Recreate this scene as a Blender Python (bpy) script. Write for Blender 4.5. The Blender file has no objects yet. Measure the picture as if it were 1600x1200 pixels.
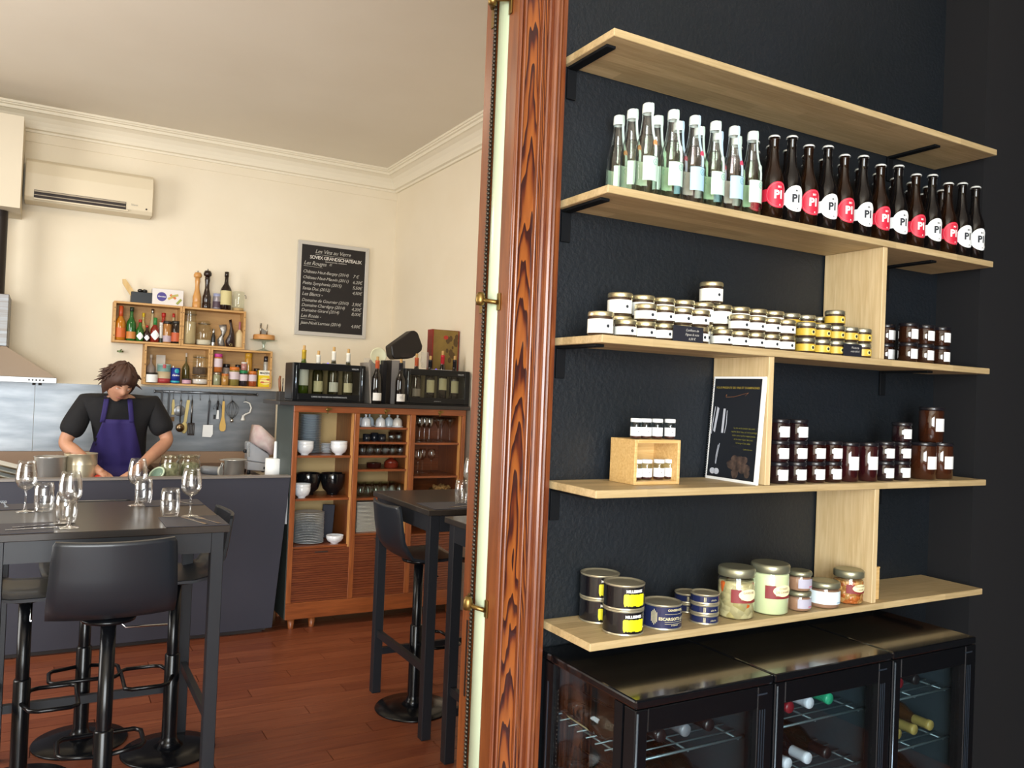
import bpy, bmesh, math, random
from mathutils import Vector, Matrix
from mathutils.bvhtree import BVHTree
random.seed(7)
PI=math.pi
S=bpy.context.scene
C=S.collection
# ---------------------------------------------------------------- camera
F,YAW,PIT,ROL,EYE=1278.54,.518,.0129,.0406,1.62
cy,sy,cp,sp=math.cos(YAW),math.sin(YAW),math.cos(PIT),math.sin(PIT)
FW=Vector((sy*cp,cy*cp,sp)); RT=Vector((cy,-sy,0)); UP=RT.cross(FW)
cr,sr=math.cos(ROL),math.sin(ROL)
R2=cr*RT+sr*UP; U2=-sr*RT+cr*UP
cam=bpy.data.objects.new('camera',bpy.data.cameras.new('camera')); C.objects.link(cam)
cam.matrix_world=Matrix(((R2.x,U2.x,-FW.x,0),(R2.y,U2.y,-FW.y,0),(R2.z,U2.z,-FW.z,EYE),(0,0,0,1)))
cam.data.sensor_width=36; cam.data.lens=F*36/1600; cam.data.clip_start=.05
S.camera=cam
def at(px,py,Y=None,X=None,Z=None):
    d=FW*F+R2*(px-800)-U2*(py-600)
    k=Y/d.y if Y is not None else X/d.x if X is not None else (Z-EYE)/d.z
    p=d*k; p.z+=EYE
    return p
def mpp(p):            # metres per photograph pixel at world point p
    return ((p-Vector((0,0,EYE))).dot(FW))/F
# ---------------------------------------------------------------- world, light, exposure
S.view_settings.view_transform='Standard'; S.view_settings.look='None'
S.view_settings.exposure=0.0; S.view_settings.gamma=1; S.view_settings.use_curve_mapping=False
W=bpy.data.worlds.new('world'); S.world=W; W.use_nodes=True
W.node_tree.nodes['Background'].inputs[0].default_value=(.75,.85,1,1)
W.node_tree.nodes['Background'].inputs[1].default_value=.6
def area(name,loc,tgt,sx,sy_,e,col):
    l=bpy.data.lights.new(name,'AREA'); l.shape='RECTANGLE'; l.size=sx; l.size_y=sy_; l.energy=e; l.color=col
    o=bpy.data.objects.new(name,l); C.objects.link(o); o.location=loc
    o.rotation_euler=(Vector(tgt)-Vector(loc)).to_track_quat('-Z','Y').to_euler(); return o
area('shop_window_daylight',(-1.0,-2.42,1.75),(-.6,5,1.6),2.9,2.3,430,(.93,.98,1.0))
area('kitchen_window_daylight',(-2.42,4.3,2.0),(5,3.9,1.7),1.7,2.2,115,(1.0,.97,.92))
area('kitchen_warm_fill',(.3,4.6,3.45),(.3,4.9,0),.5,.5,22,(1.0,.84,.62))  # warm fill added out of view to tint the kitchen, not a known lamp
# ---------------------------------------------------------------- material helpers
def lin(h):
    h=h.lstrip('#'); o=[]
    for i in (0,2,4):
        c=int(h[i:i+2],16)/255
        o.append(c/12.92 if c<=.04045 else ((c+.055)/1.055)**2.4)
    return (*o,1)
MATS={}
def pm(name,col,rough=.5,metal=0,trans=0,ior=1.45,coat=0,emit=0,var=None,bump=None,spec=None,sheen=0):
    """principled; var=(scale,other colour,(stretch)) mixes in noise; bump=(scale,strength)"""
    if name in MATS: return MATS[name]
    m=bpy.data.materials.new(name); m.use_nodes=True; N=m.node_tree.nodes; L=m.node_tree.links
    b=N['Principled BSDF']; c=lin(col) if isinstance(col,str) else col
    b.inputs['Base Color'].default_value=c; b.inputs['Roughness'].default_value=rough
    b.inputs['Metallic'].default_value=metal; b.inputs['IOR'].default_value=ior
    b.inputs['Transmission Weight'].default_value=trans; b.inputs['Coat Weight'].default_value=coat
    b.inputs['Coat Roughness'].default_value=.06
    if spec is not None: b.inputs['Specular IOR Level'].default_value=spec
    if sheen: b.inputs['Sheen Weight'].default_value=sheen
    if emit:
        b.inputs['Emission Color'].default_value=c; b.inputs['Emission Strength'].default_value=emit
    if var or bump:
        tc=N.new('ShaderNodeTexCoord')
    if var:
        mp=N.new('ShaderNodeMapping'); L.new(tc.outputs['Object'],mp.inputs[0])
        mp.inputs['Scale'].default_value=var[2] if len(var)>2 else (1,1,1)
        n=N.new('ShaderNodeTexNoise'); n.inputs['Scale'].default_value=var[0]; n.inputs['Detail'].default_value=5
        L.new(mp.outputs[0],n.inputs[0])
        r=N.new('ShaderNodeValToRGB'); r.color_ramp.elements[0].position=.32; r.color_ramp.elements[1].position=.68
        r.color_ramp.elements[0].color=c; r.color_ramp.elements[1].color=lin(var[1])
        L.new(n.outputs['Fac'],r.inputs[0]); L.new(r.outputs[0],b.inputs['Base Color'])
    if bump:
        n=N.new('ShaderNodeTexNoise'); n.inputs['Scale'].default_value=bump[0]; n.inputs['Detail'].default_value=3
        L.new(tc.outputs['Object'],n.inputs[0])
        bp=N.new('ShaderNodeBump'); bp.inputs['Strength'].default_value=bump[1]; bp.inputs['Distance'].default_value=.01
        L.new(n.outputs['Fac'],bp.inputs['Height']); L.new(bp.outputs[0],b.inputs['Normal'])
    MATS[name]=m; return m
def thin(name,col=(1,1,1,1),refl=.9,rough=.0,ior=1.5,pwr=4.0):
    if name in MATS: return MATS[name]
    m=bpy.data.materials.new(name); m.use_nodes=True; N=m.node_tree.nodes; L=m.node_tree.links
    N.remove(N['Principled BSDF']); o=N['Material Output']
    t=N.new('ShaderNodeBsdfTransparent'); t.inputs[0].default_value=col
    g=N.new('ShaderNodeBsdfGlossy'); g.inputs['Roughness'].default_value=rough; g.inputs[0].default_value=(refl,refl,refl,1)
    # Schlick reflectance from the facing angle: the same from both sides of the pane
    lw=N.new('ShaderNodeLayerWeight'); lw.inputs[0].default_value=.5
    pw=N.new('ShaderNodeMath'); pw.operation='POWER'; pw.inputs[1].default_value=pwr; L.new(lw.outputs['Facing'],pw.inputs[0])
    f0=((ior-1)/(ior+1))**2; fr=N.new('ShaderNodeMath'); fr.operation='MULTIPLY_ADD'; fr.inputs[1].default_value=1-f0; fr.inputs[2].default_value=f0; L.new(pw.outputs[0],fr.inputs[0])
    x=N.new('ShaderNodeMixShader'); L.new(fr.outputs[0],x.inputs[0]); L.new(t.outputs[0],x.inputs[1]); L.new(g.outputs[0],x.inputs[2])
    L.new(x.outputs[0],o.inputs[0]); MATS[name]=m; return m
def wood(name,c1,c2,axis=0,scale=6,rough=.45,stretch=14,stave=None,coat=0,c3=None):
    """grain along axis; stave=(length,width) adds glued staves of varied tone"""
    if name in MATS: return MATS[name]
    m=bpy.data.materials.new(name); m.use_nodes=True; N=m.node_tree.nodes; L=m.node_tree.links
    b=N['Principled BSDF']; b.inputs['Roughness'].default_value=rough; b.inputs['Coat Weight'].default_value=coat; b.inputs['Coat Roughness'].default_value=.15
    tc=N.new('ShaderNodeTexCoord'); mp=N.new('ShaderNodeMapping'); L.new(tc.outputs['Object'],mp.inputs[0])
    s=[stretch]*3; s[axis]=1; mp.inputs['Scale'].default_value=s
    n=N.new('ShaderNodeTexNoise'); n.inputs['Scale'].default_value=scale; n.inputs['Detail'].default_value=6; n.inputs['Distortion'].default_value=.6
    L.new(mp.outputs[0],n.inputs[0])
    r=N.new('ShaderNodeValToRGB'); r.color_ramp.elements[0].position=.3; r.color_ramp.elements[1].position=.7
    r.color_ramp.elements[0].color=lin(c1); r.color_ramp.elements[1].color=lin(c2)
    L.new(n.outputs['Fac'],r.inputs[0]); out=r.outputs[0]
    if stave:
        br=N.new('ShaderNodeTexBrick'); br.inputs['Color1'].default_value=(.80,.78,.74,1); br.inputs['Color2'].default_value=(1.08,1.07,1.05,1)
        br.inputs['Mortar Size'].default_value=0; br.inputs['Scale'].default_value=1
        br.inputs['Brick Width'].default_value=stave[0]; br.inputs['Row Height'].default_value=stave[1]
        L.new(tc.outputs['Object'],br.inputs[0])
        x=N.new('ShaderNodeMix'); x.data_type='RGBA'; x.blend_type='MULTIPLY'; x.inputs[0].default_value=1
        L.new(out,x.inputs[6]); L.new(br.outputs[0],x.inputs[7]); out=x.outputs[2]
    if c3:
        n2=N.new('ShaderNodeTexNoise'); n2.inputs['Scale'].default_value=1.7; L.new(tc.outputs['Object'],n2.inputs[0])
        x=N.new('ShaderNodeMix'); x.data_type='RGBA'; L.new(n2.outputs['Fac'],x.inputs[0]); L.new(out,x.inputs[6]); x.inputs[7].default_value=lin(c3); out=x.outputs[2]
    L.new(out,b.inputs['Base Color'])
    bp=N.new('ShaderNodeBump'); bp.inputs['Strength'].default_value=.12; bp.inputs['Distance'].default_value=.004
    L.new(n.outputs['Fac'],bp.inputs['Height']); L.new(bp.outputs[0],b.inputs['Normal'])
    MATS[name]=m; return m
# ---------------------------------------------------------------- mesh helpers
class MB:
    def __init__(s): s.v=[]; s.f=[]; s.sm=[]
    def face(s,ids,sm=False): s.f.append(tuple(ids)); s.sm.append(sm)
    def box(s,x0,x1,y0,y1,z0,z1):
        b=len(s.v); s.v+=[(x,y,z) for z in (z0,z1) for y in (y0,y1) for x in (x0,x1)]
        for q in ((0,2,3,1),(4,5,7,6),(0,1,5,4),(2,6,7,3),(0,4,6,2),(1,3,7,5)): s.face([b+i for i in q])
        return s
    def lathe(s,prof,n=20,c=(0,0,0),sm=True,a0=0,a1=2*PI):
        full=abs(a1-a0-2*PI)<1e-6; k=n if full else n+1; rings=[]
        for r,z in prof:
            b=len(s.v)
            if r<1e-6: s.v.append((c[0],c[1],c[2]+z)); rings.append([b]*k)
            else:
                for i in range(k):
                    a=a0+(a1-a0)*i/n; s.v.append((c[0]+r*math.cos(a),c[1]+r*math.sin(a),c[2]+z))
                rings.append(list(range(b,b+k)))
        for A,B in zip(rings,rings[1:]):
            for i in range(n):
                j=(i+1)%k; q=[A[i],A[j],B[j],B[i]]; q2=[]
                for t in q:
                    if t not in q2: q2.append(t)
                if len(q2)>2: s.face(q2,sm)
        return s
    def tube(s,pts,r,n=6,closed=False,cap=True):
        P=[Vector(p) for p in pts]; m=len(P); R=r if isinstance(r,(list,tuple)) else [r]*m; rings=[]; pn=None
        for i,p in enumerate(P):
            a=P[(i-1)%m] if (closed or i>0) else p; b=P[(i+1)%m] if (closed or i<m-1) else p
            t=(b-a).normalized()
            if pn is None:
                pn=t.orthogonal().normalized()
            pn=(pn-t*pn.dot(t)); pn=pn.normalized() if pn.length>1e-6 else t.orthogonal().normalized()
            q=t.cross(pn); b0=len(s.v)
            for k in range(n):
                an=2*PI*k/n; s.v.append(tuple(p+(pn*math.cos(an)+q*math.sin(an))*R[i]))
            rings.append(list(range(b0,b0+n)))
        for i in range(m if closed else m-1):
            A,B=rings[i],rings[(i+1)%m]
            for k in range(n): s.face([A[k],A[(k+1)%n],B[(k+1)%n],B[k]],True)
        if cap and not closed: s.face(rings[0][::-1]); s.face(rings[-1])
        return s
    def prism(s,poly,z0,z1,fn=None,sm=False):
        """poly in (a,b), extruded z0..z1; fn maps (a,b,z)->(x,y,z)"""
        fn=fn or (lambda a,b,z:(a,b,z)); n=len(poly); b=len(s.v)
        s.v+=[fn(p[0],p[1],z0) for p in poly]+[fn(p[0],p[1],z1) for p in poly]
        s.face([b+i for i in range(n)][::-1]); s.face([b+n+i for i in range(n)])
        for i in range(n): j=(i+1)%n; s.face([b+i,b+j,b+n+j,b+n+i],sm)
        return s
    def grid(s,fn,nu,nv,sm=True,two=None):
        b=len(s.v)
        for j in range(nv+1):
            for i in range(nu+1): s.v.append(tuple(fn(i/nu,j/nv)))
        for j in range(nv):
            for i in range(nu):
                a=b+j*(nu+1)+i; s.face([a,a+1,a+nu+2,a+nu+1],sm)
        return s
    def sphere(s,c,r,nu=12,nv=8):
        rx,ry,rz=r if isinstance(r,(list,tuple)) else (r,r,r)
        b=len(s.v); s.lathe([(math.sin(PI*i/nv),-math.cos(PI*i/nv)) for i in range(nv+1)],nu)
        for i in range(b,len(s.v)):
            x,y,z=s.v[i]; s.v[i]=(c[0]+x*rx,c[1]+y*ry,c[2]+z*rz)
        return s
    def xf(s,M,b=0):
        for i in range(b,len(s.v)): s.v[i]=tuple(M@Vector(s.v[i]))
        return s
    def mp(s,fn,b=0):
        for i in range(b,len(s.v)): s.v[i]=tuple(fn(*s.v[i]))
        return s
    def mesh(s,name,mat,bev=0,seg=1):
        me=bpy.data.meshes.new(name); me.from_pydata(s.v,[],s.f)
        me.polygons.foreach_set('use_smooth',s.sm)
        bm=bmesh.new(); bm.from_mesh(me); bmesh.ops.recalc_face_normals(bm,faces=bm.faces)
        if bev: bmesh.ops.bevel(bm,geom=[e for e in bm.edges if len(e.link_faces)==2 and e.calc_face_angle(0)>.5],offset=bev,segments=seg,affect='EDGES',profile=.5)
        bm.to_mesh(me); bm.free(); me.materials.append(mat); return me
    def obj(s,name,mat,parent=None,bev=0,seg=1,label=None,loc=None):
        return link(name,s.mesh(name,mat,bev,seg),parent,label,loc)
def link(name,me,parent=None,label=None,loc=None):
    o=bpy.data.objects.new(name,me); C.objects.link(o)
    if parent: o.parent=parent
    if loc: o.location=loc
    if label: o['label']=label
    return o
def M(): return MB()
def BX(*a): return MB().box(*a)
def LA(prof,n=20,c=(0,0,0)): return MB().lathe(prof,n,c)
def T(name,label,cat,loc=(0,0,0),rz=0,group=None):
    o=bpy.data.objects.new(name,None); C.objects.link(o); o.empty_display_size=.05
    o.location=loc; o.rotation_euler=(0,0,rz); o['label']=label; o['category']=cat
    if group: o['group']=group
    return o
def tag(o,label,cat,group=None):
    o['label']=label; o['category']=cat
    if group: o['group']=group
    return o
KIDS={}
def kids(o):
    if o.name not in KIDS: KIDS[o.name]=[c for c in C.objects if c.parent==o]
    return KIDS[o.name]
def dup(root,loc,label,rz=0,group=None,sc=None):
    c=root.copy(); C.objects.link(c); c.location=loc; c.rotation_euler=(0,0,rz); c['label']=label
    if group: c['group']=group
    if sc: c.scale=sc
    for k in kids(root):
        a=k.copy(); C.objects.link(a); a.parent=c
        for g in kids(k):
            b=g.copy(); C.objects.link(b); b.parent=a
    return c
class Proto:
    """first call places the prototype itself, later calls copy it"""
    def __init__(s,root): s.root=root; s.used=False; s.all=[root]+kids(root); kids(root)
    def put(s,loc,label,rz=0,group=None,sc=None):
        if s.used: return dup(s.root,loc,label,rz,group,sc)
        s.used=True; o=s.root; o.location=loc; o.rotation_euler=(0,0,rz); o['label']=label
        if group: o['group']=group
        if sc: o.scale=sc
        return o
def struct(o): o['kind']='structure'; return o
ORD=['first','second','third','fourth','fifth','sixth','seventh','eighth','ninth','tenth','eleventh','twelfth','thirteenth','fourteenth','fifteenth','sixteenth','seventeenth','eighteenth','nineteenth']
for t_ in ('twent','thirt'): ORD+=[t_+'ieth']+[t_+'y-'+q for q in ORD[:9]]
def arc(r,a0,a1,z0,z1,n=10,mb=None):
    return (mb or MB()).lathe([(r,z0),(r,z1)],n,a0=a0,a1=a1)
def arcdisc(r,ac,rad,zc,n=20,mb=None):
    mb=mb or MB(); b=len(mb.v); k=6
    for j in range(k+1):
        t=-1+2*j/k
        for i in range(n+1):
            s_=math.cos(PI*i/n)*rad; h=math.sqrt(max(0,rad*rad-s_*s_)); a=ac+s_/r
            mb.v.append((r*math.cos(a),r*math.sin(a),zc+t*h))
    for j in range(k):
        for i in range(n): q=b+j*(n+1)+i; mb.face([q,q+1,q+n+2,q+n+1],True)
    return mb
def film(name,col,a):
    if name in MATS: return MATS[name]
    m=bpy.data.materials.new(name); m.use_nodes=True; N=m.node_tree.nodes; L=m.node_tree.links; b=N['Principled BSDF']
    b.inputs['Base Color'].default_value=lin(col); b.inputs['Roughness'].default_value=.2
    t=N.new('ShaderNodeBsdfTransparent'); x=N.new('ShaderNodeMixShader'); x.inputs[0].default_value=a
    L.new(t.outputs[0],x.inputs[1]); L.new(b.outputs[0],x.inputs[2]); L.new(x.outputs[0],N['Material Output'].inputs[0]); MATS[name]=m; return m
TXC={}
def tx(s,size,shear=0,bold=0,align='CENTER',space=1):
    key=(s,size,shear,bold,align,space)
    if key in TXC: return TXC[key]
    cu=bpy.data.curves.new('t','FONT'); cu.body=s; cu.size=size; cu.shear=shear; cu.offset=bold; cu.align_x=align; cu.space_character=space
    cu.resolution_u=2
    o=bpy.data.objects.new('t',cu); C.objects.link(o); bpy.context.view_layer.update()
    me=bpy.data.meshes.new_from_object(o.evaluated_get(bpy.context.evaluated_depsgraph_get()))
    r=([(v.co.x,v.co.y) for v in me.vertices],[tuple(p.vertices) for p in me.polygons])
    bpy.data.objects.remove(o); bpy.data.curves.remove(cu); bpy.data.meshes.remove(me); TXC[key]=r; return r
def text(mb,t,fn):
    b=len(mb.v); mb.v+=[tuple(fn(x,y)) for x,y in t[0]]
    for f in t[1]: mb.face([b+i for i in f])
    return mb
def cyl(r,ac,zc): return lambda x,y:(r*math.cos(ac+x/r),r*math.sin(ac+x/r),zc+y)
# ================================================================ SETTING
YW=1.817; XJ=.996; KB=7.2; KR=2.782; KC=3.63; KF=2.12
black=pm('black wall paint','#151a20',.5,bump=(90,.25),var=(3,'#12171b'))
cream=pm('cream wall paint','#ebe0ca',.75,var=(2,'#e7dbc3'),bump=(40,.06))
ceilp=pm('ceiling paint','#e4dccd',.8,var=(1.2,'#dfd6c6'))
corn=pm('cornice paint','#ebe2cd',.6)
struct(BX(-3,3.8,-2.6,7.4,-.12,-.012).obj('floor',wood('subfloor','#5e2e1b','#753d24',0,3,.35,12)))
struct(BX(1.11,2.79,YW,KF,-.012,3.63).obj('wall_shelf_side',black))
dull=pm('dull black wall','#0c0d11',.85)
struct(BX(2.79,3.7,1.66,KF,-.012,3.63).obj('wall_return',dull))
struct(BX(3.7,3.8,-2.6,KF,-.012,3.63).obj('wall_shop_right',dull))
struct(BX(-2.6,-1.5,YW,KF,-.012,3.63).obj('wall_opening_left',cream))
struct(BX(-1.5,1.0,YW,KF,2.98,3.63).obj('wall_opening_head',cream))
struct(BX(-2.7,-2.6,-2.6,KF,-.012,3.63).obj('wall_shop_left',cream))
w=M()
w.box(-2.6,-2.45,-2.6,-2.5,-.012,3.63).box(.45,3.7,-2.6,-2.5,-.012,3.63).box(-2.45,.45,-2.6,-2.5,-.012,.6).box(-2.45,.45,-2.6,-2.5,2.9,3.63)
struct(w.obj('wall_shop_front',cream))
w=M()
for x in (-2.45,-1.03,.39): w.box(x,x+.06,-2.58,-2.52,.6,2.9)
for z in (.6,2.84): w.box(-2.39,.39,-2.58,-2.52,z,z+.06)
struct(w.obj('window_1',pm('window frame','#3a2a20',.5)))
struct(BX(-2.7,3.8,-2.6,7.4,KC,KC+.1).obj('ceiling',ceilp))
struct(BX(-2.6,KR+.1,KB,KB+.1,-.012,KC).obj('wall_back',cream))
struct(BX(KR,KR+.1,KF,KB,-.012,KC).obj('wall_right',cream))
w=M().box(-2.6,-2.5,KF,3.4,-.012,KC).box(-2.6,-2.5,5.4,KB,-.012,KC).box(-2.6,-2.5,3.4,5.4,-.012,.85).box(-2.6,-2.5,3.4,5.4,3.15,KC)
struct(w.obj('wall_left',cream))
w=M()
for y in (3.4,4.37,5.34): w.box(-2.58,-2.52,y,y+.06,.85,3.15)
for z in (.85,3.09): w.box(-2.58,-2.52,3.46,5.34,z,z+.06)
struct(w.obj('window_2',pm('white window frame','#e8e4da',.4)))
# floor boards, each one a piece of the floor
flo=bpy.data.objects['floor']
def rndwood(name,c1,c2):
    m=wood(name,c1,c2,0,4,.33,14); N=m.node_tree.nodes; L=m.node_tree.links
    mp=[n for n in N if n.type=='MAPPING'][0]; oi=N.new('ShaderNodeObjectInfo'); mu=N.new('ShaderNodeMath'); mu.operation='MULTIPLY'; mu.inputs[1].default_value=37
    L.new(oi.outputs['Random'],mu.inputs[0]); cx=N.new('ShaderNodeCombineXYZ')
    for i in range(3): L.new(mu.outputs[0],cx.inputs[i])
    L.new(cx.outputs[0],mp.inputs['Location']); return m
FM=[rndwood('floor board a','#653421','#7d452b'),rndwood('floor board b','#6a3722','#834a30'),rndwood('floor board c','#602f1d','#784129')]
PL=[BX(0,1.196,0,.107,-.012,0).mesh('floor_board',m) for m in FM]
for j in range(34):
    y=2.14+j*.11
    for i in range(5):
        x=-1.6+1.2*i-(j*.47)%1.2
        if x+1.2<-.7 or x>2.7: continue
        o=link('floor_board',random.choice(PL),flo); o.location=(x,y,0)
        if x+1.2>2.75: o.scale=((2.76-x)/1.2,1,1)
# cornice: profile (offset from wall, z), run along the back wall and the right wall with a mitre
prof=[(0,3.454),(.02,3.454),(.024,3.47),(.045,3.476),(.05,3.50),(.062,3.53),(.085,3.56),(.118,3.578),(.132,3.58),(.136,3.60),(.152,3.604),(.156,3.612),(.167,3.614),(.167,3.63),(0,3.63)]
def run(fa,fb,name):
    m=M(); n=len(prof); b=0
    m.v+=[fa(o,z) for o,z in prof]+[fb(o,z) for o,z in prof]
    for i in range(n): j=(i+1)%n; m.face([i,j,n+j,n+i])
    m.face(list(range(n))[::-1]); m.face(list(range(n,2*n)))
    struct(m.obj(name,corn))
run(lambda o,z:(-2.5,KB-o,z),lambda o,z:(KR-o,KB-o,z),'trim_1')
run(lambda o,z:(KR-o,KB-o,z),lambda o,z:(KR-o,KF,z),'trim_2')
struct(BX(-2.5,KR,KB-.007,KB,3.385,3.454).obj('trim_3',cream))
# boxed duct top left, flue pipe
struct(BX(-1.4,-.205,6.7,KB-.01,2.785,3.43).obj('wall_duct_box',pm('duct box paint','#d3c8b2',.7)))
# ---------------------------------------------------------------- door casing beside the shelves (opening's right jamb)
jamb=wood('jamb wood','#613015','#7a431d',2,5,.32,10,coat=.2)
redw=wood('moulding wood','#562614','#7c4420',2,6,.3,16,coat=.22)
def cathedral():
    m=bpy.data.materials.new('pitch pine'); m.use_nodes=True; N=m.node_tree.nodes; L=m.node_tree.links; b=N['Principled BSDF']
    b.inputs['Roughness'].default_value=.3; b.inputs['Coat Weight'].default_value=.35; b.inputs['Coat Roughness'].default_value=.12
    tc=N.new('ShaderNodeTexCoord'); sx=N.new('ShaderNodeSeparateXYZ'); L.new(tc.outputs['Object'],sx.inputs[0])
    def ma(op,a,bb):
        n=N.new('ShaderNodeMath'); n.operation=op
        for i,q in enumerate((a,bb)):
            if q is None: continue
            if isinstance(q,(int,float)): n.inputs[i].default_value=q
            else: L.new(q,n.inputs[i])
        return n.outputs[0]
    mp=N.new('ShaderNodeMapping'); mp.inputs['Scale'].default_value=(26,26,3.2); L.new(tc.outputs['Object'],mp.inputs[0])
    n1=N.new('ShaderNodeTexNoise'); n1.inputs['Scale'].default_value=1; n1.inputs['Detail'].default_value=2; L.new(mp.outputs[0],n1.inputs[0])
    x=ma('SUBTRACT',sx.outputs[0],1.039); x2=ma('MULTIPLY',ma('MULTIPLY',x,x),230)
    h=ma('ADD',ma('ADD',sx.outputs[2],x2),ma('MULTIPLY',n1.outputs['Fac'],.62))
    s=ma('FRACT',ma('MULTIPLY',h,7.5),None)
    r=N.new('ShaderNodeValToRGB'); e=r.color_ramp.elements
    e[0].position=0; e[0].color=lin('#8e4f20'); e[1].position=.42; e[1].color=lin('#7c411a')
    q=e.new(.62); q.color=lin('#55220f'); q=e.new(.74); q.color=lin('#351310'); q=e.new(.97); q.color=lin('#2c100e'); q=e.new(1); q.color=lin('#8e4f20')
    L.new(s,r.inputs[0]); L.new(r.outputs[0],b.inputs['Base Color']); return m
pitch=cathedral()
cas=struct(BX(1.0005,1.134,1.787,YW-.0005,0,3.02).obj('trim_4',pitch))
H0,H1=0,3.0
def half(x0,x1,d,n=6): return [(x0,1.7865)]+[(x0+(x1-x0)*(.5-.5*math.cos(PI*i/n)),1.787-d*math.sin(PI*i/n)) for i in range(1,n)]+[(x1,1.7865)]
for nm,poly in (('bead_moulding',half(.997,1.0065,.008)),('bead_moulding',half(1.0075,1.0185,.010)),('bead_moulding',half(1.0595,1.068,.009)),
    ('convex_moulding',[(1.082,1.7865),(1.082,1.781),(1.086,1.778),(1.0905,1.779),(1.0925,1.774),(1.096,1.769),(1.101,1.766),(1.106,1.767),(1.109,1.771),(1.110,1.7865)]),
    ('edge_fillet',[(1.114,1.7865),(1.115,1.780),(1.119,1.777),(1.122,1.780),(1.123,1.776),(1.134,1.776),(1.134,1.7865)])):
    M().prism(poly,H0,H1,sm=False).obj(nm,redw,cas)
struct(BX(1.0005,1.1095,YW,1.838,0,2.98).obj('trim_5',jamb))
ja=struct(BX(XJ,1.0,1.787,1.838,0,2.98).obj('trim_6',jamb)); 
lf=struct(BX(XJ-.001,1.105,1.914,1.962,0,2.96).obj('door_1',jamb))
BX(XJ-.003,XJ-.001,1.928,1.934,.82,1.02).obj('strike_plate',pm('dark iron','#2a211c',.5,.6),lf)
wr=M().prism([(1.001+.013*math.cos(a),1.8675+.0285*math.sin(a)) for a in [2*PI*i/16 for i in range(16)]],0.004,2.95,sm=True)
tag(wr.obj('white_pole',pm('white enamel','#b9c6aa',.25)),'glossy white vertical pole set between the two wooden door edges','pole')
ch=M()
for i in range(232):
    ch.sphere((.991,1.905,.45+i*.0106),(.0056,.0056,.0058),7,4)
ch.tube([(.991,1.905,.45),(.991,1.905,2.9)],.0015,4)
tag(ch.obj('bead_chain',pm('chain metal','#453f37',.4,.8)),'metal bead chain hanging along the white pole in the doorway','chain')
brass=pm('old brass','#7d6537',.35,.9)
def latch(px,py,label,size=1):
    p=at(px,py,X=XJ); z=p.z
    t=T('brass_latch',label,'latch',(XJ,1.872,z),group='latches on the doorway')
    BX(-.0045,-.001,-.050,-.036,-.028*size,.016*size).obj('plate',brass,t,.001)
    BX(-.0055,-.002,.043,.058,-.03*size,.012*size).obj('plate',brass,t,.001)
    M().tube([(-.008,.05,.004),(-.022,.03,.006),(-.030,.01,.004),(-.026,-.02,-.004),(-.008,-.044,-.008)],[.005,.006,.006,.006,.006],8).obj('hook',brass,t)
    LA([(0,-.018),(.010,-.016),(.013,-.006),(.012,.008),(.008,.016),(0,.018)],10,(-.034,-.002,.002)).obj('knob',brass,t)
latch(784,8,'brass latch at the top of the doorway edge',1.6)
latch(768,470,'brass latch at mid height of the doorway edge')
latch(742,938,'brass latch low on the doorway edge')
# ================================================================ WALL SHELVES
XL,XR,YF,YB=1.1497,2.7497,1.592,1.815
ZS=[2.5105,2.1325,1.7725,1.3995,1.0355]; TH=.0195
oak=wood('oak board','#b39b6f','#cab389',0,7,.5,18,stave=(.31,.043))
NM=['topmost oak shelf board, empty on top','oak shelf board carrying the drink bottles','oak shelf board carrying the gold-lidded jars','oak shelf board carrying the book and the crate','lowest oak shelf board carrying the tins']
iron=pm('black iron','#0b0d10',.7,spec=.2)
for i,z in enumerate(ZS):
    t=T('wall_shelf',NM[i],'shelf',(XL,YF,z),group='oak wall shelves')
    BX(0,1.6,0,YB-YF,-TH,0).obj('board',oak,t,.0015)
    for x in ((.012,1.33) if i!=4 else (1.33,)):
        b=M().box(x,x+.028,.045,.2215,-TH-.0075,-TH-.0005).box(x,x+.028,.2155,.2215,-TH-.085,-TH-.0075)
        b.obj('bracket',iron,t,.001)
oakv=wood('oak upright','#bea477','#d3bc92',2,6,.5,16)
for x,i,l in ((2.185,1,'oak upright divider under the bottle shelf, right of the gold-lidded jars'),(1.718,2,'oak upright divider behind the spiral-bound book'),(2.185,3,'oak upright divider above the lowest shelf, behind the bean jar')):
    z0,z1=ZS[i+1],ZS[i]-TH
    tag(BX(0,.02,0,.214,0.0005,z1-z0-.0005).obj('shelf_divider',oakv,None,.001,loc=(x,1.598,z0)),l,'divider','oak shelf dividers')
# ================================================================ GOODS ON THE WALL SHELVES
FRONT=-PI/2
clear=thin('clear bottle glass',(.97,.99,.98,1),1.0,0,1.7,2.2)
cap_w=pm('white cap','#e9f2ee',.4)
red=pm('red label','#c8243c',.45); white=pm('white label','#f2f4f4',.5); ink=pm('black ink','#20242c',.6); wink=pm('white ink','#f4f2ee',.6)
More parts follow.
